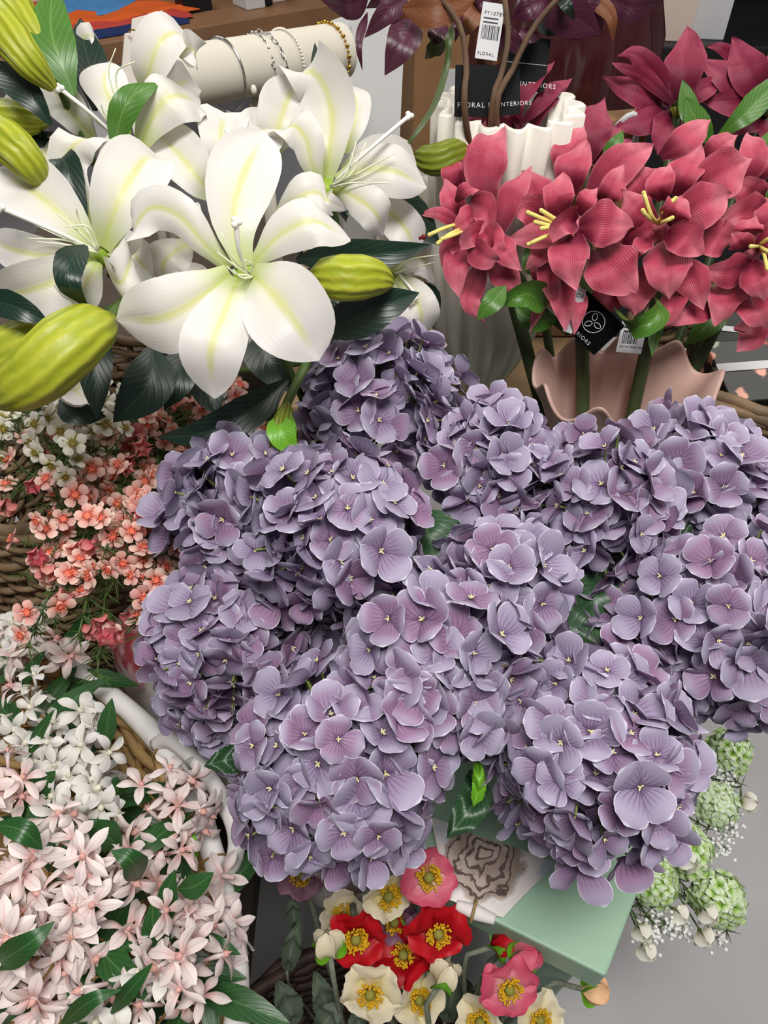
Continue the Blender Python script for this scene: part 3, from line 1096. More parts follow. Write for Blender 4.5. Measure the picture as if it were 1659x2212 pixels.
woven_basket('flower_basket', (-.425, .775), .17, .20, .562, .965, 30, 36, .0062, M['wicker'], 'brown wicker basket at left holding the waxflowers', 'basket')
woven_basket('flower_basket', (.58, .95), .15, .20, .732, .985, 18, 30, .0066, M['wicker'], 'brown wicker basket at right with the wrapped gifts behind the hydrangeas', 'basket')
woven_basket('flower_basket', (-.03, .065), .15, .19, .003, .54, 36, 32, .0066, M['wicker_d'], 'dark brown wicker basket on the floor holding the poppies', 'basket')

# metal buckets mostly hidden by flowers
LB = V((-.13, .70, .562))


def bucket(name, p, r0, r1, h, label, mat):
    t = thing(name, p, label, 'bucket')
    m = MB(); m.lathe([(0, 0), (r0, 0), (r1, h), (r1 + .004, h + .004), (r1 - .004, h), (r0 - .006, .01), (0, .01)], p, 32)
    build('bucket_body', m, mat, t)
    return t


bucket('flower_bucket', V((-.05, .98, .912)), .07, .095, .13, 'dark metal bucket under the white lilies', M['metal'])
bucket('flower_bucket', tab(.33, .17, .802), .065, .085, .16, 'metal bucket under the purple hydrangeas', M['metal'])
bucket('flower_bucket', V((.27, .47, .003)), .055, .075, .40, 'slim metal bucket on the floor under the mint table', M['metal'])

# gifts in the right basket
def printed_mat():
    t = NT('dark_floral_paper')
    ob = t.obj()
    vor = t.n('ShaderNodeTexVoronoi'); vor.inputs['Scale'].default_value = 28
    t.t.links.new(ob, vor.inputs['Vector'])
    dd = t.math('ADD', vor.outputs['Distance'], t.math('MULTIPLY_ADD', t.noise(70, 3, ob), .6, -.3))
    sp = t.n('ShaderNodeSeparateColor'); t.t.links.new(vor.outputs['Color'], sp.inputs[0])
    ink = t.mix(t.smooth(sp.outputs[0], .45, .5), srgb('#d2543f'), srgb('#e6a48c'))
    ink = t.mix(t.smooth(sp.outputs[1], .55, .6), ink, srgb('#a9b09a'))
    col = t.mix(t.math('SUBTRACT', 1.0, t.smooth(dd, .25, .38)), srgb('#161b18'), ink)
    return t.done(col, .45, .4)


M['dark_print'] = printed_mat()
GG = 'floral gift boxes in the right basket'


def gift(p, size, rz_, tilt, label, tag_=False):
    t = thing('gift_box', p, label, 'gift box', GG)
    R = Matrix.Rotation(rz_, 3, 'Z') @ Matrix.Rotation(tilt, 3, 'X')
    x, y, z = [s / 2 for s in size]
    q = [(-x, -y), (x, -y), (x, y), (-x, y)]
    m = MB(); m.hexa([p + R @ V((a, b, 0)) for a, b in q] + [p + R @ V((a, b, size[2])) for a, b in q])
    build('box_body', m, M['dark_print'], t, False, .002)
    m = MB(); s = .13
    m.hexa([p + R @ V((a, b * s + y * .1, size[2] + .0004)) for a, b in q] + [p + R @ V((a, b * s + y * .1, size[2] + .0012)) for a, b in q])
    build('paper_band', m, M['white_card'], t, False)
    m = MB(); m.hexa([p + R @ V((-x * .1 + a * .1, -y - .001, b2)) for a, b2 in [(-1, .004), (1, .004), (1, .005), (-1, .005)]] * 2) if False else None
    return t


gift(V((.55, .90, .745)), (.16, .12, .19), .12, 0, 'dark floral gift box standing under the frontmost one in the right basket')
gift(V((.54, .88, .945)), (.15, .11, .05), .12, .25, 'dark floral gift box with white paper band, frontmost in the right basket')
gift(V((.57, 1.03, .90)), (.14, .07, .08), -.2, .5, 'dark floral gift box standing at the back of the right basket')
p = at(1535, 860, 1.02)
t = thing('gift_string', at(1553, 815, 1.12), 'white string loop hanging over the right wicker rim', 'string')
m = MB(); m.tube(curve([at(1566, 812, 1.13), at(1552, 820, 1.11), at(1538, 850, 1.085), at(1526, 885, 1.08), at(1540, 868, 1.075), at(1556, 826, 1.10), at(1563, 818, 1.12)], 30), .0016, 6); build('string_loop', m, M['string'], t)

# floral fabric: cushion between basket and table, towel on the table
cu = V((-.170, .450, .562))
m = MB()
rows, uv = [], []
n = 28
fx = V((.66, -.62, 0)).normalized(); fy = V((.62, .66, 0)).normalized()
for side in (1,):
    for i in range(n + 1):
        a = PI * i / n - PI / 2
        row = []
        for k in range(48):
            b = 2 * PI * k / 48
            sx = math.copysign(abs(math.cos(b)) ** .6, math.cos(b)) * math.cos(a) ** .5 if math.cos(a) > 0 else 0
            sy = math.copysign(abs(math.sin(b)) ** .6, math.sin(b)) * max(0, math.cos(a)) ** .5
            sz = math.copysign(abs(math.sin(a)) ** .8, math.sin(a))
            p_ = cu + fx * (sx * .235) + fy * (sy * .085) + V((0, 0, .156 + sz * .155))
            p_ = p_ + fy * .012 * noise.noise(p_ * 9) + V((0, 0, .012 * noise.noise(p_ * 11)))
            row.append(p_); uv.append((i / n, k / 48))
        rows.append(row)
m.grid(rows, uv, closed=True)
cushion = tag(build('floral_cushion', m, M['fabric'], loc=cu), 'red rose print fabric cushion between the white basket rim and the hydrangeas', 'cushion')

# towel: lies on the mint table, rolled front end
ctr = onz(1045, 1850, .803)
M['towel'] = towel_mat((0, 0, 0), None)
tw = thing('tea_towel', ctr, 'off-white tea towel with printed grey rose on the mint table corner', 'towel')
c00, c10, c11, c01 = onz(965, 1945, .802), onz(1085, 1985, .802), onz(1200, 1865, .802), onz(930, 1770, .802)
m = MB(); rows, uv = [], []
n = 24
for i in range(n + 1):
    row = []
    for j in range(n + 1):
        p_ = c00.lerp(c10, j / n).lerp(c01.lerp(c11, j / n), i / n)
        p_ = p_ + V((0, 0, .004 + .004 * noise.noise(p_ * 25) + .002 * noise.noise(p_ * 60)))
        p_.z = max(p_.z, .8015)
        row.append(p_); uv.append((i / n, j / n))
    rows.append(row)
m.grid(rows, uv)
build('cloth', m, M['towel'], tw)
m = MB()
a_, b_ = onz(985, 1958, .80), onz(1068, 1990, .80)
rows = []
P = [a_.lerp(b_, k / 14) + V((0, 0, .005)) for k in range(15)]
m.tube(P, [.0075 * (1 - .35 * abs(k / 7 - 1)) for k in range(15)], 14); build('rolled_hem', m, M['towel'], tw)
m = MB(); p_ = onz(1022, 1972, .80) + V((0, 0, .006)); d_ = (b_ - a_).normalized(); u_ = d_.cross(V((0, 0, 1))).normalized()
m.tube([p_ + (u_ * math.cos(2 * PI * k / 20) * 1.2 + V((0, 0, 1)) * math.sin(2 * PI * k / 20)) * .0088 for k in range(21)], .0016, 6, False)
build('twine_tie', m, M['wicker_t'], tw)

# ------------------------------------------------------------------ hydrangeas
def make_floret(seed):
    r = random.Random(seed)
    m = MB()
    L = .0212
    openk = r.uniform(.0, 1.0)
    for k in range(4):
        a = PI / 2 * k + r.uniform(-.16, .16)
        l = L * r.uniform(.88, 1.1)
        rd = V((math.cos(a), math.sin(a), 0)); tn = V((-math.sin(a), math.cos(a), 0)); z = V((0, 0, 1))
        up = openk + r.uniform(-.15, .35)
        e = .0009 * (k % 2)
        pts = [rd * .0012 + z * e, rd * (l * .38) + z * (e + l * .22 * up), rd * (l * .72) + z * (e + l * .52 * up), rd * l * .97 + z * (e + l * (.62 * up + r.uniform(-.1, .06)))]
        petal(m, pts, l * r.uniform(.52, .60), ROUND, tn, cup=r.uniform(.08, .26), ruf=.03, fr=7, ph=r.uniform(0, 6), n=9, nc=7)
    return m


def make_star_center(seed):
    r = random.Random(seed)
    m = MB()
    m.ball((0, 0, .0008), .0009, 6, 4)
    for k in range(r.choice([3, 4])):
        a = 2 * PI * k / 3.6 + r.uniform(-.3, .3)
        d = V((math.cos(a) * .0024, math.sin(a) * .0024, .003))
        m.tube([V((0, 0, .0005)), d * .6, d], [.0008, .0007, .0002], 5)
    return m


FL_SRC = [make_floret(s) for s in range(8)]
FLORETS = [build('floret', f_, M['hyd']) for f_ in FL_SRC]
FCENT = [build('floret_center', make_star_center(s), M['hyd_center']) for s in range(3)]
FL_ME = [o.data for o in FLORETS]; FC_ME = [o.data for o in FCENT]
for o in FLORETS + FCENT:
    bpy.data.objects.remove(o)

HB = tab(.33, .17, .86)
HY_GROUP = 'purple hydrangea stems'
HYD = [  # photo x, y, depth, radius m, label
    (832, 885, .78, 0.0845, 'purple hydrangea head farthest back, touching the white fluted vase'),
    (518, 1100, .70, 0.0663, 'purple hydrangea head at upper left, against the peach waxflowers'),
    (722, 1145, .65, 0.0749, 'purple hydrangea head directly below the farthest back head'),
    (498, 1385, .68, 0.0685, 'purple hydrangea head at the left edge of the bunch, over the red rose cushion'),
    (735, 1648, .60, 0.0845, 'purple hydrangea head hanging lowest, right above the cream and pink poppies'),
    (955, 1425, .62, 0.0803, 'purple hydrangea head in the very middle of the bunch'),
    (1085, 1265, .64, 0.0535, 'mauve-tinted purple hydrangea head below and right of the dark green leaf gap'),
    (1065, 1005, .72, 0.0578, 'purple hydrangea head just left of the ruffled pink vase front'),
    (1300, 1090, .69, 0.0663, 'purple hydrangea head directly below the ruffled pink vase'),
    (1500, 1032, .74, 0.0642, 'bluish purple hydrangea head in front of the right wicker basket'),
    (1565, 1350, .66, 0.0835, 'purple hydrangea head at the right edge, above the grey floor'),
    (1272, 1628, .60, 0.0800, 'purple hydrangea head resting over the mint table corner'),
    (1350, 1345, .69, 0.0428, 'small purple hydrangea head with open florets left of the right edge head'),
    (1650, 1140, .76, 0.0642, 'bluish purple hydrangea head cut by the right picture border'),
    (1190, 1490, .68, 0.0599, 'purple hydrangea head in shade deep between the middle and the table corner heads'),
    (1345, 1500, .64, 0.0428, 'small purple hydrangea head rising right above the table corner head'),
    (455, 1500, .70, 0.0400, 'purple hydrangea head lowest at left, beside the white basket handle'),
    (585, 1560, .74, .055, 'purple hydrangea head in deep shade behind the lowest hanging head'),
    (620, 1330, .73, .050, 'purple hydrangea head in shade between the left edge and middle heads'),
]
rng = random.Random(11)
for hi, (px, py, d, R, label) in enumerate(HYD):
    C = at(px, py, d)
    root = HB + V((rng.uniform(-.03, .03), rng.uniform(-.03, .03), -.02))
    h = thing('hydrangea', root, label, 'flower', HY_GROUP)
    axis = ((C - root).normalized() * .55 + V((0, 0, .6)) + (EYE - C).normalized() * .35).normalized()
    Q = axis.to_track_quat('Z', 'Y').to_matrix()
    neck = C - axis * R * .55
    m = MB()
    sp = curve([root, root.lerp(neck, .5) + V((0, 0, .03)), neck, C], 18)
    m.tube(sp, [.0055 - .0001 * i for i in range(18)], 8)
    build('stem', m, M['stem'], h)
    N = int(min(99, max(38, 99 * (R / .072) ** 2)))
    NI = int(N * .7)
    inner = MB()
    for i in range(NI):
        z = 1 - (i + .5) / NI * 1.6
        a = i * 2.399963 + rng.uniform(-.4, .4)
        s = math.sqrt(max(0, 1 - z * z))
        dr = (Q @ V((s * math.cos(a), s * math.sin(a), z))).normalized()
        nor = (dr + V((rng.gauss(0, .5), rng.gauss(0, .5), rng.gauss(0, .5)))).normalized()
        mx = Matrix.Translation(C + dr * R * rng.uniform(.60, .86)) @ rot_to(nor, rng.uniform(0, 6.28))
        fm = FL_SRC[rng.randrange(8)]
        inner.add([mx @ V(v) for v in fm.v], fm.f, fm.uv)
    io = build('inner_florets', inner, M['hyd'], h)
    io['kind'] = 'stuff'
    stalk = MB()
    seedv = V((hi * 3.1, hi * 1.7, 0))
    lump = []
    for _ in range(13):
        v_ = V((rng.gauss(0, 1), rng.gauss(0, 1), rng.gauss(0, 1))).normalized()
        lump.append((v_, (v_ + V((rng.gauss(0, .55), rng.gauss(0, .55), rng.gauss(0, .4)))).normalized()))
    for i in range(N):
        z = 1 - (i + .5) / N * 1.52
        a = i * 2.399963 + rng.uniform(-.25, .25)
        s = math.sqrt(max(0, 1 - z * z))
        dr = (Q @ V((s * math.cos(a), s * math.sin(a), z))).normalized()
        # florets gather into little clusters whose faces tip the same way
        near = max(lump, key=lambda q: q[0].dot(dr))[1]
        nn_ = noise.noise(dr * 2.6 + seedv)
        rad = R * (.90 + .22 * nn_ + rng.uniform(-.12, .12))
        nor = (dr * .62 + near * .75 + V((rng.gauss(0, .32), rng.gauss(0, .32), rng.gauss(0, .32)))).normalized()
        p = C + dr * rad
        Mx = Matrix.Translation(p - root) @ rot_to(nor, rng.uniform(0, 6.28)) @ Matrix.Scale(rng.uniform(.86, 1.16), 4)
        fo = bpy.data.objects.new('floret', FL_ME[rng.randrange(8)])
        COL.objects.link(fo)
        fo.parent = h
        fo.matrix_basis = Mx
        fc = bpy.data.objects.new('floret_center', FC_ME[rng.randrange(3)])
        COL.objects.link(fc)
        fc.parent = fo
        stalk.tube(curve([neck + axis * R * .25, neck.lerp(p, .55) + axis * R * .12, p - nor * .001], 6), .0011, 4, False)
    build('flower_stalks', stalk, M['hyd_stalk'], h)


def serrated_leaf(m, pts, hw, lat, cup=.1):
    mid = curve(pts, 26)
    prof = [(0, .1), (.12, .55), (.3, .92), (.45, 1), (.65, .86), (.82, .55), (.94, .22), (1, .01)]
    rows, uvs = [], []
    lat = V(lat).normalized()
    for i, p in enumerate(mid):
        t = i / 25
        tg = (mid[min(i + 1, 25)] - mid[max(i - 1, 0)]).normalized()
        l = (lat - tg * lat.dot(tg)).normalized()
        nr = l.cross(tg)
        w = hw * interp(prof, t) * (1 + (.09 if i % 2 else -.02) * (1 if .1 < t < .95 else 0))
        row = []
        for j in range(9):
            s = -1 + j / 4
            row.append(p + l * s * w + nr * (cup * w * abs(s) + .003 * math.sin(t * 12 + abs(s) * 3)))
            uvs.append((t, j / 8))
        rows.append(row)
    m.grid(rows, uvs)


HLEAF = [([(905, 1100, .68), (930, 1170, .665), (950, 1275, .655)], 150, 1), ([(1395, 1150, .69), (1418, 1220, .665), (1400, 1290, .65)], 95, 2),
         ([(1300, 1230, .68), (1285, 1320, .665), (1300, 1420, .655)], 130, 1), ([(1020, 1660, .63), (1025, 1730, .61), (965, 1812, .60)], 70, 1),
         ([(1030, 1640, .60), (1035, 1700, .59), (1020, 1745, .60)], 30, 2), ([(1385, 1090, .72), (1440, 1100, .71), (1480, 1180, .70)], 90, 1),
         ([(560, 1640, .62), (500, 1640, .615), (440, 1655, .61)], 60, 1), ([(880, 1060, .72), (860, 1150, .70), (830, 1240, .70)], 120, 1)]
hyds = [o for o in bpy.data.objects if o.name.startswith('hydrangea') and o.type == 'EMPTY']
own = [5, 9, 12, 4, 11, 9, 3, 2]
for (pts, W, k), ow in zip(HLEAF, own):
    P = [at(*q) for q in pts]
    view = (P[1] - EYE).normalized(); tg = (P[2] - P[0]).normalized()
    m = MB()
    serrated_leaf(m, P, W / 2 / FPX * pts[1][2], tg.cross(view))
    build('leaf', m, M['hleaf'] if k == 1 else M['bright'], hyds[ow])

# ------------------------------------------------------------------ white lilies
LILYROOT = V((-.05, .98, .93))


def lily_stem(label, sx):
    r = LILYROOT + V((sx, 0, 0))
    return thing('lily_stem', r, label, 'flower', 'white lily stems')


def stem_to(t, pts, r=.004, mat='stem', name='stem', root=True):
    P = ([origin_of(t)] if root else []) + pts
    m = MB(); m.tube(curve(P, 8 * len(P)), r, 8); build(name, m, M[mat], t)


def lily_bloom(t, c, d, petals, pistil=None, stamens=(), off=.0):
    """c: throat in the photo; petals: list of (points, width, cup, roll)"""
    C = at(c[0], c[1], d + .012)
    back = at(c[0] + off, c[1] + 30, d + .07)
    m = MB()
    m.tube(curve([back, back.lerp(C, .6), C], 8), [.005, .006, .007, .008, .009, .0095, .010, .0095], 10)
    b = build('bloom', m, M['lily_green'], t)
    for q in petals:
        pts, W = q[0], q[1]
        cup = q[2] if len(q) > 2 else .22
        roll = q[3] if len(q) > 3 else 0
        ruf = q[4] if len(q) > 4 else .05
        prof = q[5] if len(q) > 5 else LILY
        m = MB()
        ppetal(m, pts, d, W, prof, cup, roll, ruf=ruf, fr=8, ph=W, n=18, nc=11, groove=.09)
        build('petal', m, M['lily'], b)
    for s in stamens:
        m = MB(); P = curve([at(q[0], q[1], d + (q[2] if len(q) > 2 else 0)) for q in s], 10)
        m.tube(P, [.0013 - .00009 * i for i in range(10)], 6); build('stamen', m, M['filament'], b)
    if pistil:
        P = curve([at(q[0], q[1], d + (q[2] if len(q) > 2 else 0)) for q in pistil], 12)
        m = MB(); m.tube(P, [.0014 + .00006 * i for i in range(12)], 8)
        for k in range(3):
            a = 2 * PI * k / 3
            m.ball(P[-1] + (RT * math.cos(a) + UP * math.sin(a)) * .0022, (.0027, .0027, .0026), 8, 6)
        build('pistil', m, M['lily_white'], b)
    return b


def bud(t, pts, d, W, mat='bud', name='bud', ribs=3):
    P = curve([at(q[0], q[1], d + (q[2] if len(q) > 2 else 0)) for q in pts], 22)
    prof = [(0, .28), (.07, .5), (.2, .82), (.38, 1), (.58, .97), (.75, .78), (.88, .5), (.96, .25), (1, .05)]
    hw = W / 2 / FPX * d
    m = MB(); rows, uvs = [], []
    ref = None
    for i, p in enumerate(P):
        tg = (P[min(i + 1, 21)] - P[max(i - 1, 0)]).normalized()
        if ref is None:
            ref = (RT.cross(tg)).normalized()
        ref = (ref - tg * ref.dot(tg)).normalized(); bi = tg.cross(ref)
        r_ = hw * interp(prof, i / 21)
        row = []
        for k in range(42):
            a = 2 * PI * k / 42
            q = r_ * (1 + .20 * abs(math.cos(a * ribs / 2 + .6 + .5 * i / 21)) ** .6 - .13)
            row.append(p + (ref * math.cos(a) + bi * math.sin(a)) * q)
            uvs.append((i / 21, k / 42))
        rows.append(row)
    m.grid(rows, uvs, closed=True)
    m.f.append(tuple(len(m.v) - 42 + k for k in range(42))); m.mi.append(0)
    return build(name, m, M[mat], t)


def leaf(t, pts, d, W, mat='dleaf', cup=0.0, roll=0, fold=.22, prof=LEAF, name='leaf', ruf=.05):
    m = MB()
    ppetal(m, pts, d, W, prof, cup, roll, fold=fold, ruf=ruf, fr=6, n=18, nc=9)
    return build(name, m, M[mat], t)


# front lily
t = lily_stem('front white lily stem with the widest open star bloom above the farthest hydrangea', .0)
stem_to(t, [at(690, 900, .86), at(640, 830, .78), at(560, 640, .69)])
lily_bloom(t, (528, 592), .60, [
    ([(525, 575, .01), (505, 480, .0), (520, 390, .005), (572, 284, .03)], 158, .28, 12),
    ([(545, 570, .01), (605, 505, -.01), (675, 475, -.015), (730, 500, .0), (757, 520, .01)], 112, -.25, -18),
    ([(540, 588, .005), (585, 630, -.02), (640, 700, -.03), (690, 778, -.015)], 185, .12, 5),
    ([(515, 600, .005), (490, 660, -.02), (455, 760, -.03), (462, 860, .0)], 138, -.12, 6),
    ([(498, 590, .005), (430, 645, -.015), (345, 690, -.02), (250, 690, .0)], 165, -.15, -4),
    ([(495, 580, .015), (440, 525, -.005), (385, 465, -.015), (325, 448, -.01), (288, 492, .0), (272, 560, .015)], 96, -.30, -12),
], [(533, 588, .0), (516, 540, -.03), (510, 480, -.045)],
    [[(535, 592), (505, 572, -.02), (470, 545, -.03)], [(530, 590), (495, 545, -.025), (478, 500, -.035)], [(540, 595), (510, 592, -.02), (490, 575, -.03)], [(545, 598), (522, 600, -.02), (503, 582, -.03)], [(540, 590), (545, 570, -.02), (528, 562, -.035)]])
bud(t, [(677, 594, .0), (740, 600, -.02), (800, 600, -.01), (850, 612, .01)], .64, 92)
stem_to(t, [at(560, 640, .69), at(640, 640, .68), at(678, 594, .642)], .004, 'stem', 'side_stem', False)
leaf(t, [(690, 720, .02), (760, 690, .0), (830, 660, -.01), (905, 632, .0)], .67, 95)
leaf(t, [(640, 560, .04), (740, 555, .0), (840, 548, -.01), (932, 528, .0)], .69, 74)
leaf(t, [(622, 820, .03), (545, 885, .0), (440, 935, -.01), (337, 945, .0)], .70, 78)
leaf(t, [(690, 650, .05), (700, 700, .02), (735, 735, .02)], .70, 90)

# bud sprig hanging by the hydrangeas
stem_to(t, [at(690, 740, .80), at(660, 790, .72), at(625, 860, .70), at(608, 905, .70)], .0046, 'stem', 'side_stem', False)
bud(t, [(622, 870, .0), (605, 930, -.01), (592, 985, .0)], .69, 42, 'bud_dark')
leaf(t, [(605, 895, .0), (608, 935, -.012), (640, 985, -.005)], .68, 62, 'bright')
leaf(t, [(600, 880, .0), (625, 920, -.012), (628, 985, -.005)], .69, 30, 'bright')

# left lily
t = lily_stem('white lily stem with the bloom and paired buds lowest on the left', -.03)
stem_to(t, [at(420, 800, .84), at(330, 660, .74), at(235, 590, .70)])
lily_bloom(t, (212, 545), .63, [
    ([(205, 535, .01), (140, 470, .0), (70, 410, .0), (-10, 365, .02)], 140, .2, 8),
    ([(222, 535, .01), (245, 460, -.01), (275, 395, -.01), (320, 335, .02), (352, 350, .045)], 150, .25, -10),
    ([(200, 548, .01), (120, 555, -.01), (50, 545, -.01), (-30, 520, .01)], 90, .1, 0),
    ([(205, 556, .01), (140, 600, -.02), (70, 625, -.025), (-10, 645, .0)], 120, .2, -6),
    ([(222, 560, .01), (240, 600, -.03), (262, 610, -.045), (285, 560, -.04), (272, 520, -.02)], 88, -.2, 10),
    ([(212, 565, .01), (185, 610, -.02), (155, 650, -.02), (118, 665, .01)], 90, -.2, 10),
    ([(225, 540, .02), (265, 530, .0), (300, 560, .0), (330, 600, .03)], 80, .1, 0),
], [(210, 543), (120, 500, -.03), (0, 448, -.05)],
    [[(212, 542), (170, 500, -.02), (120, 460, -.03)], [(212, 540), (170, 470, -.02), (165, 448, -.03)], [(210, 545), (150, 520, -.02), (60, 515, -.03)], [(210, 546), (150, 530, -.02), (80, 522, -.03)], [(214, 540), (190, 490, -.02), (140, 490, -.03)]])
bud(t, [(236, 690, .01), (170, 730, -.025), (80, 810, -.03), (-20, 875, -.01)], .60, 132)
bud(t, [(150, 700, .03), (80, 735, .02), (0, 770, .02), (-60, 800, .03)], .62, 110)
m = MB(); m.tube(curve([at(345, 622, .68), at(285, 640, .65), at(236, 690, .61)], 14), .0058, 8); build('side_stem', m, M['stem'], t)
m = MB(); m.tube(curve([at(300, 640, .66), at(230, 670, .655), at(155, 698, .65)], 14), .0036, 8); build('side_stem', m, M['stem'], t)
leaf(t, [(186, 530, .0), (152, 565, -.03), (150, 615, -.035), (192, 666, -.01)], .60, 62)
leaf(t, [(-40, 640, .0), (45, 668, -.01), (110, 702, .0)], .61, 62)
leaf(t, [(210, 690, .03), (205, 790, .02), (210, 905, .02)], .66, 78)
leaf(t, [(330, 745, .03), (320, 830, .02), (245, 912, .02)], .70, 110)
leaf(t, [(400, 740, .05), (385, 820, .03), (355, 885, .03)], .74, 80)
leaf(t, [(560, 720, .07), (590, 790, .03), (640, 850, .03)], .76, 110)
leaf(t, [(470, 740, .07), (450, 830, .05), (470, 900, .05)], .78, 110)
leaf(t, [(130, 860, .03), (160, 890, .02), (230, 900, .03)], .72, 60)
m = MB(); ppetal(m, [(190, 800, .02), (170, 840, .0), (118, 850, .0)], .70, 76, LILY, .1, 0, n=12); b_ = build('fallen_petal', m, M['lily'], t)
m = MB(); ppetal(m, [(150, 790, .02), (160, 840, .0), (197, 868, .0)], .70, 70, LILY, .1, 0, n=12); build('fallen_petal', m, M['lily'], t)

# upper left lilies
t = lily_stem('white lily stem at upper left with tall petal overlapping the bracelet bar and yellow-green buds', -.055)
stem_to(t, [at(330, 620, .86), at(260, 420, .80), at(255, 300, .78)])
lily_bloom(t, (262, 285), .70, [
    ([(316, 210, .03), (322, 150, .0), (346, 88, -.01), (382, 68, .0), (420, 96, .02)], 100, .22, -14),
    ([(385, 115, .03), (405, 105, -.01), (420, 110, -.02), (428, 148, .0)], 72, -.1, 20),
    ([(310, 300, .03), (350, 230, .02), (400, 175, .04), (435, 200, .06)], 120, .1, 0),
    ([(300, 320, .0), (330, 250, -.015), (370, 205, -.02), (420, 215, .01), (442, 262, .03)], 122, -.22, -14),
    ([(262, 290, .02), (245, 230, .01), (225, 180, .02), (232, 135, .04)], 105, .15, 5),
    ([(200, 300, .02), (165, 255, -.01), (130, 215, -.01), (100, 170, .01)], 84, .15, 10),
], [(255, 300, .0), (190, 240, -.03), (128, 190, -.045)],
    [[(258, 300), (200, 255, -.02), (175, 225, -.03)], [(260, 298), (225, 245, -.02), (218, 222, -.03)], [(262, 296), (240, 255, -.02), (230, 236, -.03)], [(264, 250), (235, 160, -.02), (250, 104, -.03)], [(270, 250), (250, 160, -.02), (292, 133, -.03)]])
lily_bloom(t, (205, 470), .66, [
    ([(215, 500, .01), (165, 420, -.01), (142, 350, -.015), (180, 297, -.02), (255, 312, .02)], 92, -.25, -16),
    ([(210, 470, .02), (150, 400, .0), (110, 350, .0), (85, 300, .03)], 90, .2, 10),
    ([(225, 480, .02), (255, 400, .02), (270, 340, .02), (300, 300, .04)], 110, .2, 0),
])
leaf(t, [(245, 330, -.01), (262, 250, -.03), (290, 205, -.03), (346, 178, -.01)], .69, 58, 'gleaf', cup=-.1, fold=.05)
leaf(t, [(160, 205, .0), (130, 130, -.01), (110, 60, -.01), (115, -40, .0)], .66, 92, 'gleaf', fold=.1)
leaf(t, [(110, 270, .0), (75, 220, -.01), (30, 175, -.01), (-40, 130, .0)], .64, 66, 'dleaf')
leaf(t, [(205, 240, .03), (200, 170, .02), (185, 110, .02), (172, 40, .03)], .72, 82, 'dleaf')
leaf(t, [(110, 370, .02), (90, 330, .0), (75, 290, .0), (130, 285, .0)], .68, 60, 'dleaf')
leaf(t, [(110, 330, .02), (140, 350, .0), (160, 420, .0), (190, 500, .01)], .64, 66, 'dleaf')
bud(t, [(130, 185, .02), (85, 110, .0), (40, 40, .0), (20, -60, .02)], .66, 84)
bud(t, [(115, 190, .0), (60, 130, -.02), (10, 60, -.02), (-30, -10, .0)], .63, 78)
bud(t, [(105, 262, .01), (60, 258, .0), (10, 250, .0), (-40, 240, .01)], .67, 70)
bud(t, [(95, 400, .01), (55, 345, -.01), (10, 300, -.01), (-50, 250, .0)], .63, 84)
m = MB(); m.tube(curve([at(260, 420, .80), at(190, 330, .72), at(130, 190, .68)], 16), .004, 8); build('side_stem', m, M['stem'], t)
m = MB(); m.tube(curve([at(260, 420, .80), at(160, 420, .72), at(92, 398, .65)], 16), .004, 8); build('side_stem', m, M['stem'], t)
for pts, W in (([(70, 205, .03), (40, 215, .02), (8, 256, .03)], 46), ([(75, 225, .03), (60, 235, .02), (38, 258, .03)], 26), ([(170, 105, .05), (190, 75, .04), (215, 92, .05)], 52)):
    m = MB(); ppetal(m, pts, .70, W, LILY, -.15, 0, n=12); build('petal_tip', m, M['lily'], t)

# right back lily
t = lily_stem('white lily stem at the back right whose long pistil points at the fluted vase', .03)
stem_to(t, [at(760, 700, .94), at(730, 500, .86), at(712, 420, .83)])
lily_bloom(t, (706, 405), .745, [
    ([(700, 395, .02), (712, 320, .0), (715, 240, .0), (690, 170, -.01), (655, 150, -.01), (618, 172, .02)], 132, .18, -20),
    ([(745, 330, .05), (765, 270, .05), (768, 210, .05), (745, 180, .07)], 70, .1, 0),
    ([(590, 330, .03), (600, 280, .0), (620, 220, .0), (645, 165, .01)], 118, .1, 10),
    ([(690, 405, .01), (672, 350, -.01), (660, 300, -.02), (630, 268, -.015), (600, 300, .0), (598, 330, .01)], 84, -.25, -14),
    ([(725, 390, .01), (790, 365, -.01), (860, 370, -.015), (922, 405, .01)], 110, -.2, -14),
    ([(725, 405, .01), (775, 430, -.02), (815, 465, -.02), (828, 510, .01)], 84, -.25, 8),
    ([(712, 410, .01), (705, 430, -.03), (720, 440, -.03), (745, 455, -.02)], 40, .1, 20),
    ([(780, 450, .05), (840, 460, .04), (880, 500, .04), (900, 550, .06)], 90, .15, 0),
    ([(740, 370, .03), (800, 330, .03), (860, 335, .03), (900, 370, .05)], 76, .1, 0),
], [(720, 395, .0), (790, 330, -.03), (884, 250, -.03)],
    [[(715, 400), (760, 375, -.02), (790, 308, -.03)], [(715, 402), (762, 370, -.02), (760, 330, -.03)], [(718, 403), (790, 365, -.02), (855, 330, -.03)], [(716, 404), (790, 380, -.02), (818, 362, -.03)], [(716, 405), (760, 395, -.02), (840, 395, -.03)], [(714, 402), (745, 380, -.02), (770, 305, -.03)]])
leaf(t, [(820, 420, .04), (870, 450, .02), (905, 480, .02), (950, 530, .03)], .80, 84)
leaf(t, [(740, 470, .03), (745, 465, .0), (760, 452, .0)], .74, 26)
leaf(t, [(680, 200, .06), (682, 140, .06), (680, 92, .06)], .80, 26)
leaf(t, [(640, 250, .08), (660, 300, .06), (665, 360, .06)], .82, 60)

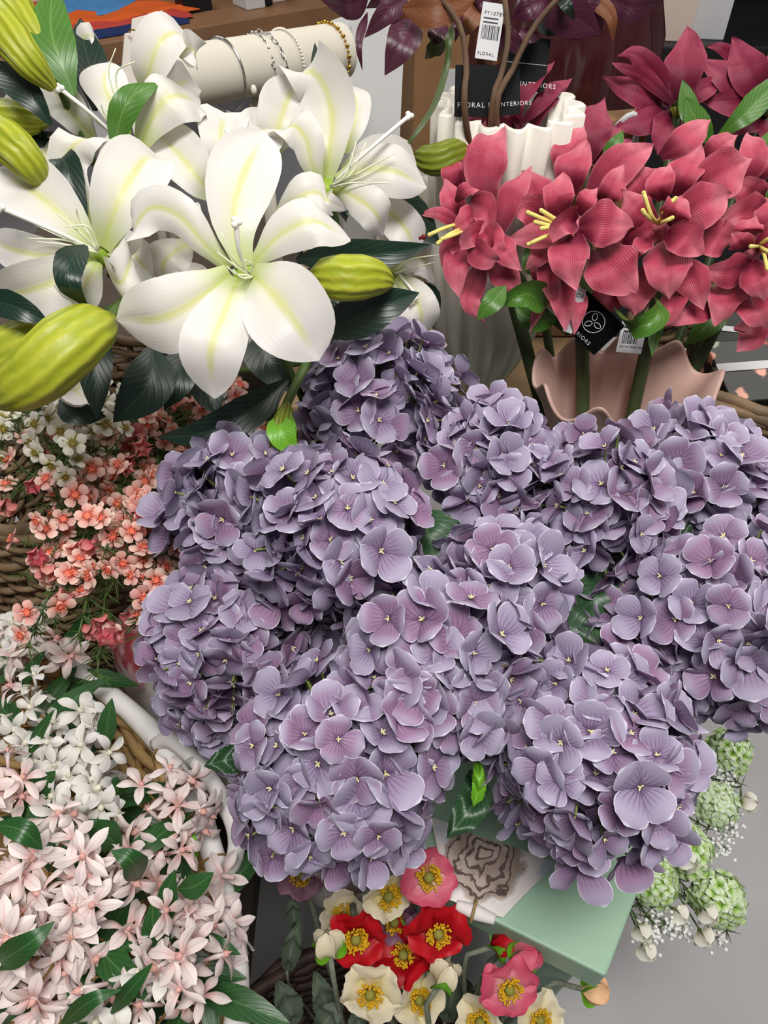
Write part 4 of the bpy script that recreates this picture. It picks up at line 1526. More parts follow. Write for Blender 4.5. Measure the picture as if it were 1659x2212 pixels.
# middle back lily
t = lily_stem('white lily stem in the middle back, square-topped petal below the loose silver bracelet', .0)
stem_to(t, [at(560, 640, .90), at(500, 480, .84), at(480, 400, .80)])
lily_bloom(t, (480, 400), .715, [
    ([(480, 385, .02), (480, 330, .0), (478, 285, .0), (485, 240, .02)], 112, .15, 8, .05, [(0, .3), (.3, .75), (.6, .95), (.85, 1), (.97, .9), (1, .7)]),
    ([(470, 430, .02), (425, 380, -.01), (385, 330, -.01), (335, 285, .01)], 112, .2, 10),
    ([(380, 290, .02), (375, 280, .0), (395, 285, .02)], 34, .1, 0),
    ([(520, 400, .02), (545, 340, .02), (560, 290, .02), (590, 240, .04)], 110, .15, 0),
    ([(590, 480, .02), (640, 430, -.01), (690, 415, -.01), (720, 465, .01)], 90, -.2, -14),
    ([(430, 480, .01), (420, 500, -.03), (412, 470, -.04), (425, 437, -.03)], 62, -.15, 15),
    ([(415, 520, .03), (375, 545, .0), (350, 575, .0), (358, 622, .02)], 92, -.2, 8),
], [(492, 372, .0), (488, 330, -.03), (494, 288, -.04)],
    [[(492, 378), (470, 355, -.02), (445, 350, -.03)], [(492, 376), (500, 360, -.02), (480, 352, -.03)]])
leaf(t, [(400, 300, .06), (425, 330, .05), (440, 360, .05)], .80, 50)

# shaded lily behind, at lower right
t = lily_stem('white lily stem hanging low in shade left of the fluted vase', .045)
stem_to(t, [at(790, 760, .98), at(840, 620, .92), at(850, 580, .90)])
lily_bloom(t, (850, 585), .865, [
    ([(850, 590, .0), (880, 560, .0), (915, 560, .0), (940, 610, .02)], 80, -.15, 0),
    ([(855, 600, .0), (890, 630, -.01), (910, 680, -.01), (905, 735, .02)], 84, -.15, 8),
    ([(840, 605, .0), (845, 650, -.01), (850, 700, -.01), (835, 745, .02)], 74, .15, 0),
    ([(830, 560, .02), (850, 520, .0), (890, 500, .0), (930, 520, .02)], 84, .2, 0),
    ([(840, 590, .02), (800, 640, .01), (790, 700, .02), (770, 740, .03)], 70, .1, 0),
], [(860, 590), (900, 640, -.02), (885, 650, -.02)], [[(855, 585), (890, 560, -.02), (950, 550, -.03)], [(855, 590), (890, 580, -.02), (940, 566, -.03)]])
leaf(t, [(870, 640, .02), (930, 640, .0), (940, 700, .0)], .90, 50)
bud(t, [(900, 335, .02), (940, 345, .0), (985, 330, .0), (1010, 320, .02)], .84, 64, 'bud_dark')
m = MB(); m.tube(curve([at(850, 580, .90), at(840, 420, .92), at(868, 340, .88), at(903, 333, .86)], 16), .003, 8); build('side_stem', m, M['stem'], t)

# ------------------------------------------------------------------ amaryllis
ARX = V((rx, ry, .83))
AMG = 'amaryllis stems in the pink vase'


def cam_base(spec, px0, py0, k):
    return [(px0 + k * q[0], py0 + k * q[1]) + tuple(q[2:]) for q in spec]


def amar_stem(label, foot, top, bend, rad=.0085):
    t = thing('amaryllis_stem', foot, label, 'flower', AMG)
    bend = foot.lerp(top, .5) + V((0, 0, .005))
    m = MB(); m.tube(curve([foot, bend, top], 18), rad, 12); build('stem', m, M['dark_stem'], t)
    return t


def amar_bloom(t, d, c, petals, mat, frame, stamens=(), back=.05, neck=None):
    px0, py0, k = frame
    C = at(px0 + k * c[0], py0 + k * c[1], d + .01)
    if neck is None:
        neck = at(px0 + k * c[0], py0 + k * c[1] + 30, d + back)
    m = MB(); m.tube(curve([neck, neck.lerp(C, .6), C], 8), [.004, .005, .006, .007, .008, .009, .009, .008], 10)
    b = build('bloom', m, M['dark_stem'] if mat == 'crim' else M[mat], t)
    rr = random.Random(int(c[0] + c[1]))
    for q in petals:
        spec = cam_base(q[0], px0, py0, k)
        n = len(spec)
        dz = q[2] if len(q) > 2 else 0
        prof_d = [.012, -.008, .004] if n == 3 else [.012, .0, -.008, .006]
        m = MB()
        ppetal(m, [(s[0], s[1], prof_d[min(i, 3)] + dz) for i, s in enumerate(spec)], d, q[1] * k * 1.08, AMAR,
               q[3] if len(q) > 3 else rr.uniform(-.2, .25), rr.uniform(-25, 25), ruf=.14, fr=rr.uniform(9, 15), ph=rr.uniform(0, 6), n=18, nc=11, groove=.12)
        build('petal', m, M[mat], b)
    for s in stamens:
        P = curve([at(px0 + k * q[0], py0 + k * q[1], d + (q[2] if len(q) > 2 else 0)) for q in s], 10)
        m = MB(); m.tube(P, [.0017 + .00006 * i for i in range(10)], 7); m.ball(P[-1], .0024, 7, 5)
        build('stamen', m, M['yellow'], b)
    return b


FA = (900, 100, .4575)
D = .80
# leftmost stem
t = amar_stem('rose amaryllis stem leftmost in the pink vase, bloom turned to the lilies', ARX + V((-.03, -.01, 0)), at(1085, 560, .87), at(1238, 800, .90))
m = MB(); m.tube(curve([at(1232, 720, .87), at(1150, 640, .87), at(1070, 520, .85)], 10), .006, 8); build('side_stem', m, M['dark_stem'], t)
b = amar_bloom(t, .815, (300, 860), [
    ([(270, 700), (265, 540), (325, 345)], 130, .02), ([(345, 760), (318, 620), (345, 480), (412, 368)], 190, -.005),
    ([(390, 890), (430, 740), (480, 650), (545, 572)], 125, .0), ([(250, 735), (330, 790), (302, 905)], 150, -.03),
    ([(210, 690), (165, 590), (185, 475)], 100, .02), ([(220, 860), (110, 790), (5, 795)], 62, .0),
    ([(240, 820), (170, 730), (128, 620)], 110, .0), ([(250, 910), (185, 1040), (205, 1190)], 135, .0),
    ([(320, 1010), (275, 1120), (250, 1200), (325, 1310)], 120, .02), ([(345, 990), (410, 1070), (495, 1190)], 140, .01),
    ([(360, 860), (420, 970), (495, 1060)], 125, -.02), ([(245, 920), (320, 1000), (395, 1010)], 120, -.035),
    ([(185, 735), (230, 675), (295, 680)], 62, -.03), ([(240, 890), (155, 940), (118, 1045)], 95, .0),
    ([(300, 780), (240, 830), (160, 880)], 130, -.02), ([(330, 880), (260, 900), (210, 960)], 120, -.03), ([(330, 820), (370, 940), (430, 1000)], 110, -.02),
    ([(280, 860), (330, 900), (300, 990)], 110, -.03), ([(420, 620), (450, 500), (530, 480)], 90, .04)], 'amar', FA,
    [[(230, 830, -.01), (140, 855, -.03), (60, 890, -.035)], [(240, 850, -.01), (160, 885, -.03), (100, 930, -.035)], [(250, 860, -.01), (180, 890, -.03), (120, 910, -.035)]], neck=at(1070, 520, .85))
m = MB(); m.tube([at(905, 515, .78), at(920, 510, .78)], .0018, 6); m.ball(at(915, 512, .78), .003, 6, 5); build('anther', m, M['redtip'], b)
leaf(t, [(1092, 618, .0), (1062, 655, -.01), (1030, 692, .0)], .80, 46, 'gleaf', fold=.1)
leaf(t, [(1178, 660, .02), (1140, 635, -.01), (1105, 650, -.01), (1092, 662, .0)], .81, 70, 'gleaf', cup=.4)
leaf(t, [(1205, 690, .03), (1150, 690, .02), (1110, 655, .02)], .83, 50, 'gleaf')

# second stem
t = amar_stem('rose amaryllis stem second from the left, yellow stamens pointing left', ARX + V((-.012, -.03, 0)), at(1255, 540, .88), at(1262, 780, .89))
amar_bloom(t, .79, (750, 830), [
    ([(700, 640), (715, 500), (792, 375)], 160, .045), ([(735, 700), (735, 570), (805, 445)], 165, .02),
    ([(810, 760), (900, 620), (1000, 530), (1118, 470)], 185, .035), ([(860, 740), (925, 680), (975, 558)], 130, .02),
    ([(600, 800), (555, 700), (500, 590)], 190, .03), ([(620, 820), (520, 770), (440, 790)], 150, .03),
    ([(740, 850), (580, 890), (425, 915)], 150, .01), ([(690, 800), (672, 700), (695, 598)], 150, -.01),
    ([(760, 790), (800, 720), (852, 668)], 95, -.01), ([(980, 945), (1080, 880), (1180, 860)], 150, .03),
    ([(850, 950), (930, 1050), (1037, 1170)], 245, .0), ([(760, 880), (715, 1000), (757, 1152)], 180, -.03),
    ([(765, 850), (880, 835), (1028, 852)], 200, -.03), ([(755, 830), (690, 835), (640, 925)], 130, -.035, .5),
    ([(640, 950), (570, 1000), (515, 1055)], 110, .02), ([(620, 1010), (600, 1150), (535, 1348)], 95, .05),
    ([(680, 1090), (695, 1220), (703, 1345)], 120, .02), ([(735, 1090), (765, 1230), (742, 1362)], 100, .035),
    ([(600, 1000), (630, 1120), (652, 1235)], 100, .02), ([(590, 970), (590, 1080), (600, 1180)], 110, .05)], 'amar', FA,
    [[(735, 850, .0), (640, 830, -.03), (525, 785, -.035)], [(735, 855, .0), (650, 850, -.03), (560, 830, -.035)], [(735, 850, .0), (670, 825, -.03), (588, 775, -.04)], [(735, 870, .0), (630, 890, -.03), (528, 935, -.03)], [(735, 855, .0), (680, 850, -.03), (590, 860, -.04)]], neck=at(1255, 530, .88))
leaf(t, [(1165, 600, .05), (1150, 560, .04), (1150, 520, .04)], .84, 50, 'gleaf')
leaf(t, [(1192, 345, .03), (1188, 310, .02), (1186, 277, .02)], .86, 44, 'gleaf', fold=.1)
leaf(t, [(1170, 345, .05), (1150, 310, .04), (1130, 290, .04)], .87, 60, 'gleaf')

# third stem
t = amar_stem('rose amaryllis stem third from the left, two stamens pointing up', ARX + V((.02, -.035, 0)), at(1440, 560, .89), at(1400, 780, .88))
amar_bloom(t, .80, (1150, 840), [
    ([(1150, 520), (1260, 440), (1392, 345)], 150, .04), ([(1230, 710), (1255, 600), (1345, 465)], 170, .02),
    ([(1160, 730), (1148, 650), (1197, 555)], 125, .0), ([(1120, 720), (1055, 640), (1000, 560)], 180, .04),
    ([(1290, 720), (1420, 620), (1582, 528)], 220, .02), ([(1340, 560), (1430, 490), (1515, 418)], 150, .05),
    ([(1540, 660), (1590, 520), (1560, 403)], 140, .05), ([(1200, 860), (1330, 760), (1482, 698)], 205, -.01),
    ([(1130, 830), (1040, 770), (968, 678)], 150, .0), ([(1185, 830), (1230, 770), (1255, 712)], 140, -.03),
    ([(1180, 890), (1270, 905), (1350, 985)], 165, -.02), ([(1200, 920), (1180, 1060), (1192, 1197)], 215, .0),
    ([(1100, 910), (1050, 960), (1045, 995)], 90, -.02), ([(1330, 850), (1420, 905), (1512, 915)], 180, .03),
    ([(1265, 1010), (1310, 1120), (1357, 1242)], 160, .02), ([(1050, 1040), (1030, 1180), (1030, 1278)], 200, .04),
    ([(970, 1120), (880, 1200), (813, 1272)], 165, .05), ([(1215, 1140), (1205, 1240), (1148, 1332)], 130, .03),
    ([(1420, 1230), (1290, 1270), (1170, 1322)], 110, .05), ([(1060, 860), (1000, 960), (1010, 1060)], 140, .05)], 'amar', FA,
    [[(1150, 840, .0), (1110, 800, -.03), (1072, 692, -.04)], [(1150, 840, .0), (1160, 780, -.03), (1222, 718, -.04)], [(1150, 840, .0), (1165, 830, -.03), (1207, 810, -.04)], [(1140, 840, .0), (1095, 810, -.03), (1068, 775, -.04)]], neck=at(1440, 550, .89))
leaf(t, [(1412, 640, .0), (1420, 680, -.03), (1380, 705, -.03), (1325, 660, .02)], .82, 50, 'gleaf', cup=.4)
leaf(t, [(1430, 670, .04), (1415, 720, .02), (1408, 770, .02)], .86, 34, 'gleaf')

# fourth stem
t = amar_stem('rose amaryllis stem at the right picture border, facing the viewer', ARX + V((.045, -.01, 0)), at(1600, 600, .92), at(1440, 790, .90))
amar_bloom(t, .82, (1600, 945), [
    ([(1620, 740), (1560, 680), (1498, 650)], 150, .02), ([(1650, 780), (1540, 790), (1428, 852)], 175, .01),
    ([(1570, 960), (1520, 920), (1490, 880)], 110, -.02), ([(1580, 1040), (1450, 1070), (1352, 1050)], 160, .0),
    ([(1590, 1010), (1610, 1110), (1640, 1208)], 150, -.02), ([(1510, 1110), (1450, 1220), (1408, 1322)], 175, .02),
    ([(1590, 1130), (1620, 1250), (1650, 1335)], 190, .01), ([(1570, 1280), (1590, 1360), (1512, 1442)], 170, .05),
    ([(1600, 950), (1700, 900), (1790, 880)], 160, -.01), ([(1630, 910), (1680, 810), (1730, 700)], 180, .02),
    ([(1640, 1000), (1720, 1050), (1790, 1100)], 170, .0), ([(1570, 900), (1560, 860), (1600, 800)], 140, .0),
    ([(1690, 1200), (1720, 1290), (1700, 1400)], 170, .04), ([(1600, 640), (1640, 560), (1660, 480)], 130, .06)], 'amar', FA,
    [[(1620, 945, .0), (1590, 945, -.04), (1578, 945, -.045)], [(1620, 945, .0), (1640, 980, -.03), (1655, 1050, -.04)], [(1620, 940, .0), (1640, 960, -.03), (1680, 975, -.04)], [(1620, 935, .0), (1650, 915, -.03), (1690, 895, -.04)]], neck=at(1600, 600, .92))
leaf(t, [(1560, 660, .05), (1530, 700, .03), (1480, 745, .04)], .90, 60, 'gleaf')
leaf(t, [(1659, 400, .05), (1640, 420, .04), (1680, 470, .04)], .9, 60, 'gleaf')

# back crimson blooms
FB = (1250, 0, .2465)
t = amar_stem('crimson amaryllis stem seen from behind above the third rose one', ARX + V((.03, .03, 0)), at(1466, 235, .98), at(1440, 540, .96), .0065)
m = MB(); m.tube([at(1466, 262, .985), at(1466, 228, .975)], [.006, .011], 10); build('collar', m, M['bud_dark'], t)
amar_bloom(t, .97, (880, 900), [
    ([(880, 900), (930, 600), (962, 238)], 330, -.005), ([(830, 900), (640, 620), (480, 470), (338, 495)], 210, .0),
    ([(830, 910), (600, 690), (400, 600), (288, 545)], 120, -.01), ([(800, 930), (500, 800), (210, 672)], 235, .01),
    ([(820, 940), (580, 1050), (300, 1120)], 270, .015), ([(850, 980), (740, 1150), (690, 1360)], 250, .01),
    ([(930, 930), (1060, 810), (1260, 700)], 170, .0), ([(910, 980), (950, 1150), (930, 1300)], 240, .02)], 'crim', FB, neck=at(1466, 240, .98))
leaf(t, [(1510, 300, .0), (1490, 240, -.01), (1474, 172, .0)], .95, 42, 'gleaf', fold=.1)
leaf(t, [(1540, 310, .0), (1510, 270, -.01), (1480, 210, .0)], .94, 50, 'gleaf', fold=.1)
t = amar_stem('crimson amaryllis stem at the upper right picture border', ARX + V((.05, .03, 0)), at(1656, 245, 1.0), at(1560, 560, .96), .0065)
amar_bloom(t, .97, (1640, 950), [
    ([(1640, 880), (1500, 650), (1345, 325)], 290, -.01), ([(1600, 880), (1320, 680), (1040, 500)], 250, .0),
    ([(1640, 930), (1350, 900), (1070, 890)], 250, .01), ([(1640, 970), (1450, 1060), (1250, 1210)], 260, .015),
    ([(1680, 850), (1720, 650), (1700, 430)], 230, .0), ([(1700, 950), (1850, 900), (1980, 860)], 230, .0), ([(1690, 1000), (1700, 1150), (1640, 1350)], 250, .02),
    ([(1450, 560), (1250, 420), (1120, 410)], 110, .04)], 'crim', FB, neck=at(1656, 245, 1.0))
leaf(t, [(1550, 295, .0), (1600, 255, -.02), (1640, 215, -.01), (1700, 150, .0)], .93, 56, 'gleaf', fold=.1)
leaf(t, [(1640, 370, .0), (1650, 320, .0), (1665, 280, .0)], .93, 40, 'gleaf')
t = amar_stem('crimson amaryllis stem whose twisted petals rise before the fluted vase', ARX + V((-.02, .02, 0)), at(1120, 330, .93), at(1240, 600, .92), .006)
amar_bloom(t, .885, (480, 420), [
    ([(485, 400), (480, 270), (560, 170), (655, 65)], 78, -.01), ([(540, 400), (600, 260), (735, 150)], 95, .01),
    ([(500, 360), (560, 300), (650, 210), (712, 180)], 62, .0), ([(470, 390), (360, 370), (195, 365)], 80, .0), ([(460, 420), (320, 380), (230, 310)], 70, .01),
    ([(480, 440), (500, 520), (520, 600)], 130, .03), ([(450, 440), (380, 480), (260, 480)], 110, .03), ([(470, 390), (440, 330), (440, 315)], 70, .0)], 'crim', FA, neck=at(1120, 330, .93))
t = amar_stem('crimson amaryllis stem upright in the gap before the burgundy pumpkin', ARX + V((.005, .03, 0)), at(1270, 330, .96), at(1290, 600, .95), .006)
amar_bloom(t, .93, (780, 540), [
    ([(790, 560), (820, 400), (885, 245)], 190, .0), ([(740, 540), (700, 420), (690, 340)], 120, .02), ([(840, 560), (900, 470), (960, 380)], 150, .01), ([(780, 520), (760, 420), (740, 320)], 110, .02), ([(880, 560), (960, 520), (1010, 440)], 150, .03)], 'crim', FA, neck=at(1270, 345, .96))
leaf(t, [(1300, 345, .02), (1330, 310, .01), (1345, 282, .01)], .91, 34, 'gleaf', fold=.1)

# tags tied to the amaryllis
t, o, ex, ey, w, h = plate('florist_tag', at(1262, 622, .83), at(1350, 705, .835), at(1200, 690, .86), M['black'], 'black florist tag with white emblem below the rose amaryllis', 'tag')
for r_, cx, cy, n_ in ((.0125, .55, .58, 30),):
    ctr_ = o + ex * (w * cx) + ey * (h * cy) + ex.cross(ey) * .0008
    m = MB()
    m.tube([ctr_ + (ex * math.cos(2 * PI * k / n_) + ey * math.sin(2 * PI * k / n_)) * r_ for k in range(n_ + 1)], .0005, 5, False)
    for a_ in (0, 2.1, 4.2):
        c2 = ctr_ + (ex * math.cos(a_) + ey * math.sin(a_)) * r_ * .48
        u_ = (ex * math.cos(a_) + ey * math.sin(a_)); v_ = (ey * math.cos(a_) - ex * math.sin(a_))
        m.tube([c2 + u_ * math.cos(2 * PI * k / 20) * r_ * .34 + v_ * math.sin(2 * PI * k / 20) * r_ * .22 for k in range(21)], .0005, 5, False)
    build('printed_emblem', m, M['print'], t)
letters('printed_text', 'INTERIORS', .0062, o + ex * (w * .22) + ey * .004, ex, ey, M['print'], t)
WT = 'white barcode tags on the amaryllis'
t, o, ex, ey, w, h = plate('price_tag', at(1247, 620, .815), at(1268, 626, .815), at(1246, 724, .83), M['white_card'], 'narrow white tag overlapping the black emblem tag', 'tag', group=WT)
letters('printed_text', 'ORS', .0060, o + ex * .0015 + ey * (h - .010), ex, ey, M['ink'], t)
barcode(t, o, ex, ey, .001, h * .25, w * .45, .014, M['ink'], 8)
t, o, ex, ey, w, h = plate('price_tag', at(1345, 690, .85), at(1400, 695, .85), at(1333, 760, .865), M['white_card'], 'white tag with barcode right of the black emblem tag', 'tag', group=WT)
m = MB()
for k_ in range(2):
    m.slab(o + ex * .004 + ey * (h - .009 - .0045 * k_) + ex.cross(ey) * .0003, ex, ey, .014, .0016, .0002)
build('printed_lines', m, M['ink'], t, False)
barcode(t, o, ex, ey, .004, h * .28, w * .62, .013, M['ink'], 9)
letters('printed_text', '5014478081935', .0034, o + ex * .003 + ey * (h * .16), ex, ey, M['ink'], t)

# ------------------------------------------------------------------ magnolia foliage in the fluted vase
MR = V((vx, vy, vz + .30))
FM = (700, 0, 500 / 1659)
MAGN = [
    ('burgundy magnolia spray at left with the large brown leaf underside over the vase', -.02, [
        ([(330, -60), (200, 40), (-20, 0)], 200, .02, 'mleaf'), ([(600, -20), (450, 90), (290, 270)], 170, .0, 'mleaf'),
        ([(640, 130), (560, 300), (435, 540)], 260, .0, 'mleaf'), ([(560, 60), (800, 60), (1110, -30)], 240, -.03, 'mleaf_brown'),
        ([(310, 90), (250, 300), (275, 510)], 70, .03, 'mleaf'), ([(860, 150), (800, 250), (770, 320)], 170, .02, 'mleaf'),
        ([(960, 60), (960, 180), (940, 300)], 90, .03, 'mleaf'), ([(640, 130), (520, 140), (440, 150)], 80, .03, 'mleaf_brown'),
        ([(880, 310), (780, 350), (720, 420)], 130, .03, 'gleaf2'), ([(500, -80), (420, -20), (300, 60)], 120, .04, 'mleaf'),
    ], [(1010, 820), (1020, 500), (980, 200), (820, -40)]),
    ('burgundy magnolia spray in the middle with brown leaves curling over the white tag', .0, [
        ([(1370, 230), (1180, 200), (1080, 420)], 130, -.02, 'mleaf_brown'), ([(1300, 400), (1150, 430), (1070, 565)], 110, -.01, 'mleaf_brown'),
        ([(1210, 230), (1330, 280), (1410, 400)], 150, -.02, 'mleaf'), ([(1540, 240), (1440, 270), (1390, 400)], 130, -.01, 'mleaf'),
        ([(1640, -20), (1480, 50), (1330, 150)], 190, -.02, 'mleaf'), ([(1120, 20), (1050, 150), (1010, 260)], 170, .02, 'mleaf_brown'),
        ([(1200, -40), (1120, 30), (1050, 60)], 120, .03, 'mleaf'),
    ], [(1200, 830), (1280, 500), (1320, 250), (1290, -40)]),
    ('burgundy magnolia spray at right overlapping the burgundy pumpkin', .02, [
        ([(1500, 60), (1700, 80), (1990, 260)], 300, .0, 'mleaf'), ([(1750, 20), (1900, 90), (1990, 270)], 220, .02, 'mleaf'),
        ([(1640, 180), (1780, 210), (1980, 250)], 130, .03, 'mleaf'), ([(1880, -30), (2050, 100), (2070, 300)], 110, .0, 'mleaf_brown'),
        ([(1980, -60), (2200, 60), (2420, 20)], 190, .02, 'mleaf'), ([(1500, 140), (1620, 190), (1760, 200)], 130, .04, 'dleaf'),
        ([(1680, -40), (1740, 40), (1800, 150)], 90, -.02, 'dleaf'), ([(1560, 20), (1640, 120), (1700, 230)], 180, .05, 'mleaf'),
    ], [(1230, 830), (1350, 500), (1500, 200), (1700, -40)]),
]
M['gleaf2'] = leaf_mat('olive_magnolia_leaf', '#3a4a1e', '#47592a', .45, '#7d8c4e', .3)
for label, sx, lv, st in MAGN:
    t = thing('magnolia_spray', V((vx + sx, vy, vz + .05)), label, 'foliage', 'magnolia sprays in the fluted vase')
    P = [origin_of(t), V((vx + sx, vy, vz + .25))] + [at(700 + q[0] * .3014, q[1] * .3014, .80 - .004 * i) for i, q in enumerate(st)]
    m = MB(); m.tube(curve(P, 30), [.0055 - .00009 * i for i in range(30)], 8); build('stem', m, M['brown_stem'], t)
    for pts, W, dz, mt in lv:
        sp = cam_base(pts, *FM)
        m = MB()
        ppetal(m, [(q[0], q[1], [.02, -.01, .01][i] + dz) for i, q in enumerate(sp)], .83, W * FM[2], LEAF, -.12, rng.uniform(-15, 15), ruf=.04, n=16, nc=9, fold=.12, groove=.06)
        build('leaf', m, M[mt], t)
    if sx < 0:
        m = MB(); ppetal(m, [(978, 50, .0), (970, 85, -.01), (965, 140, .0), (940, 220, .0), (900, 285, .0), (866, 330, .01)], .82, 26, [(0, .05), (.12, .9), (.2, .55), (.5, .6), (.8, .5), (1, .2)], -.3, 20, n=24, nc=7)
        build('twisted_leaf', m, M['gleaf2'], t)

# ------------------------------------------------------------------ waxflowers
def wax_blossom(seed, openk, n=5, L=.0125):
    r = random.Random(seed)
    m = MB(); z = V((0, 0, 1))
    for k in range(n):
        a = 2 * PI * k / n + r.uniform(-.12, .12)
        rd = V((math.cos(a), math.sin(a), 0)); tn = V((-math.sin(a), math.cos(a), 0))
        if openk > .5:
            pts = [rd * .0026, rd * L * .5 + z * .0015, rd * L * 1.0 + z * r.uniform(.001, .004)]
            petal(m, pts, L * .40, ROUND, tn, .25, n=7, nc=5)
        else:
            pts = [rd * .002, rd * L * .55 + z * L * .35, rd * L * (.3 + openk * .6) + z * L * .95]
            petal(m, pts, L * .46, ROUND, tn, .3, n=7, nc=5)
    m.tube([V((0, 0, -.006)), V((0, 0, -.002)), V((0, 0, .001))], [.0012, .0028, .0030], 7)
    return m


def wax_center(seed):
    r = random.Random(seed)
    m = MB()
    m.lathe([(0, .001), (.0026, .0012), (.0032, .0026), (.002, .0022), (0, .0018)], (0, 0, 0), 10)
    for k in range(9):
        a = 2 * PI * k / 9
        m.tube([V((math.cos(a) * .003, math.sin(a) * .003, .002)), V((math.cos(a) * .0042, math.sin(a) * .0042, .0048))], [.0004, .0007], 4)
    return m


def proto(name, m, mat):
    o = build(name, m, mat); me = o.data; bpy.data.objects.remove(o); return me


WP = [proto('blossom', wax_blossom(s, 1), M['wax_p']) for s in range(3)]
WB = [proto('flower_bud', wax_blossom(s + 9, k), M['wax_bud']) for s, k in ((0, .2), (1, .0), (2, .35))]
WW = [proto('blossom', wax_blossom(s + 20, 1, 5, .0128), M['wax_w']) for s in range(3)]
WCP = proto('flower_center', wax_center(1), M['wax_cp'])
WCW = proto('flower_center', wax_center(2), M['wax_cw'])


def place(me, name, parent, mx, sub=None, subname=None):
    o = bpy.data.objects.new(name, me); COL.objects.link(o); o.parent = parent
    o.matrix_basis = Matrix.Translation(-origin_of(parent)) @ mx
    if sub:
        c = bpy.data.objects.new(subname, sub); COL.objects.link(c); c.parent = o
    return o


WROOT = V((-.40, .775, .72))


def wax_spray(tips, label, kind, nflow, spread, seed, group):
    """a waxflower spray: branches from the basket to photo points, needles along them, blossoms near the tips"""
    r = random.Random(seed)
    root = WROOT + V((r.uniform(-.04, .04) + (.10 if kind == 'p' else -.07), r.uniform(-.04, .04) + (0 if kind == 'p' else .04), 0))
    t = thing('waxflower_spray', root, label, 'flower', group)
    st, nd = MB(), MB()
    nfl = 0
    for tip in tips:
        T = at(tip[0], tip[1], tip[2] - (.06 if kind == 'w' else 0))
        mid = root.lerp(T, .6) + V((0, 0, .05))
        base2 = V((root.x, root.y, .99)).lerp(V((T.x, T.y, 1.0)), .15)
        P = curve([root, base2, base2.lerp(T, .55) + V((0, 0, .012)), T], 30)
        st.tube(P, [.0024 - .00005 * i for i in range(30)], 5)
        for i in range(10, 30):
            for k in range(9):
                a = r.uniform(0, 6.28)
                tg = (P[min(i + 1, 29)] - P[i - 1]).normalized()
                o1 = tg.orthogonal().normalized(); o1 = Matrix.Rotation(a, 3, tg) @ o1
                p = P[i] + tg * r.uniform(-.004, .004)
                q = p + (o1 * .8 + tg * r.uniform(.3, 1.0)).normalized() * r.uniform(.012, .024)
                nd.tube([p, p.lerp(q, .5), q], [.0006, .0006, .0002], 3, False)
        for k in range(nflow):
            f = 1 - .45 * r.random() ** 1.5
            b = P[int(f * 29)]
            dr = V((r.gauss(0, 1), r.gauss(0, 1), r.gauss(0, 1))).normalized()
            dr = (dr + (EYE - b).normalized() * .7 + V((0, 0, .2))).normalized()
            q = b + dr * r.uniform(.5, 1.0) * spread
            st.tube(curve([b, b.lerp(q, .6) + V((0, 0, -.003)), q - dr * .004], 5), .0008, 4, False)
            for kk in range(7):
                w = b.lerp(q, r.uniform(.3, .9)); e = w + V((r.gauss(0, 1), r.gauss(0, 1), r.gauss(0, 1))).normalized() * .014
                nd.tube([w, e], [.0006, .0002], 3, False)
            nor = (dr + (EYE - q).normalized() * .6 + V((r.gauss(0, .4), r.gauss(0, .4), r.gauss(0, .4)))).normalized()
            mx = Matrix.Translation(q) @ rot_to(nor, r.uniform(0, 6)) @ Matrix.Scale(r.uniform(.85, 1.2), 4)
            if kind == 'w':
                place(WW[r.randrange(3)], 'blossom', t, mx, WCW, 'flower_center')
            elif r.random() < .34:
                place(WB[r.randrange(3)], 'flower_bud', t, mx)
            else:
                place(WP[r.randrange(3)], 'blossom', t, mx, WCP, 'flower_center')
    build('stem', st, M['stem'], t)
    build('foliage', nd, M['needle'], t)
    return t


PG, WG = 'pink waxflower sprays', 'white waxflower sprays'
wax_spray([(40, 935, .84), (110, 975, .83), (70, 900, .85)], 'white waxflower spray farthest left, below the paired lily buds', 'w', 13, .04, 1, WG)
wax_spray([(190, 905, .86), (230, 950, .85), (170, 960, .85)], 'white waxflower spray below the fallen white lily petal', 'w', 13, .04, 2, WG)
wax_spray([(285, 900, .88), (150, 1000, .82), (250, 990, .84)], 'white waxflower spray nearest the pink waxflowers', 'w', 12, .04, 3, WG)
wax_spray([(20, 880, .88), (0, 960, .85)], 'white waxflower spray at the far left border, highest of the white ones', 'w', 12, .035, 4, WG)
wax_spray([(370, 965, .86), (340, 1010, .83), (400, 900, .88)], 'pink waxflower spray between the white waxflowers and the uppermost left hydrangea', 'p', 8, .04, 5, PG)
wax_spray([(440, 880, .92), (400, 930, .90), (340, 900, .91)], 'pink waxflower spray in shade under the long dark lily leaf', 'p', 8, .04, 6, PG)
wax_spray([(540, 860, .94), (580, 930, .92), (500, 800, .97), (470, 930, .93)], 'pink waxflower spray in shade behind the hanging green bud', 'p', 7, .04, 7, PG)
wax_spray([(50, 1045, .78), (110, 1020, .79)], 'pink waxflower spray reaching farthest left, just below the white ones', 'p', 8, .03, 8, PG)
wax_spray([(270, 1070, .77), (210, 1040, .79)], 'pink waxflower spray right of centre near the upper left hydrangea', 'p', 9, .035, 9, PG)
wax_spray([(120, 1150, .75), (80, 1115, .76)], 'pink waxflower spray in front of the woven basket wall', 'p', 11, .08, 10, PG)
wax_spray([(280, 1130, .73), (230, 1180, .72), (310, 1190, .73)], 'densest pink waxflower spray with open blossoms at the middle of the cluster', 'p', 13, .037, 11, PG)
wax_spray([(55, 1240, .73), (140, 1280, .72)], 'pink waxflower spray of mostly buds at the lower left', 'p', 10, .033, 12, PG)
wax_spray([(60, 1395, .70), (170, 1370, .69), (120, 1330, .70)], 'pink waxflower spray hanging over the white star flowers', 'p', 9, .029, 13, PG)
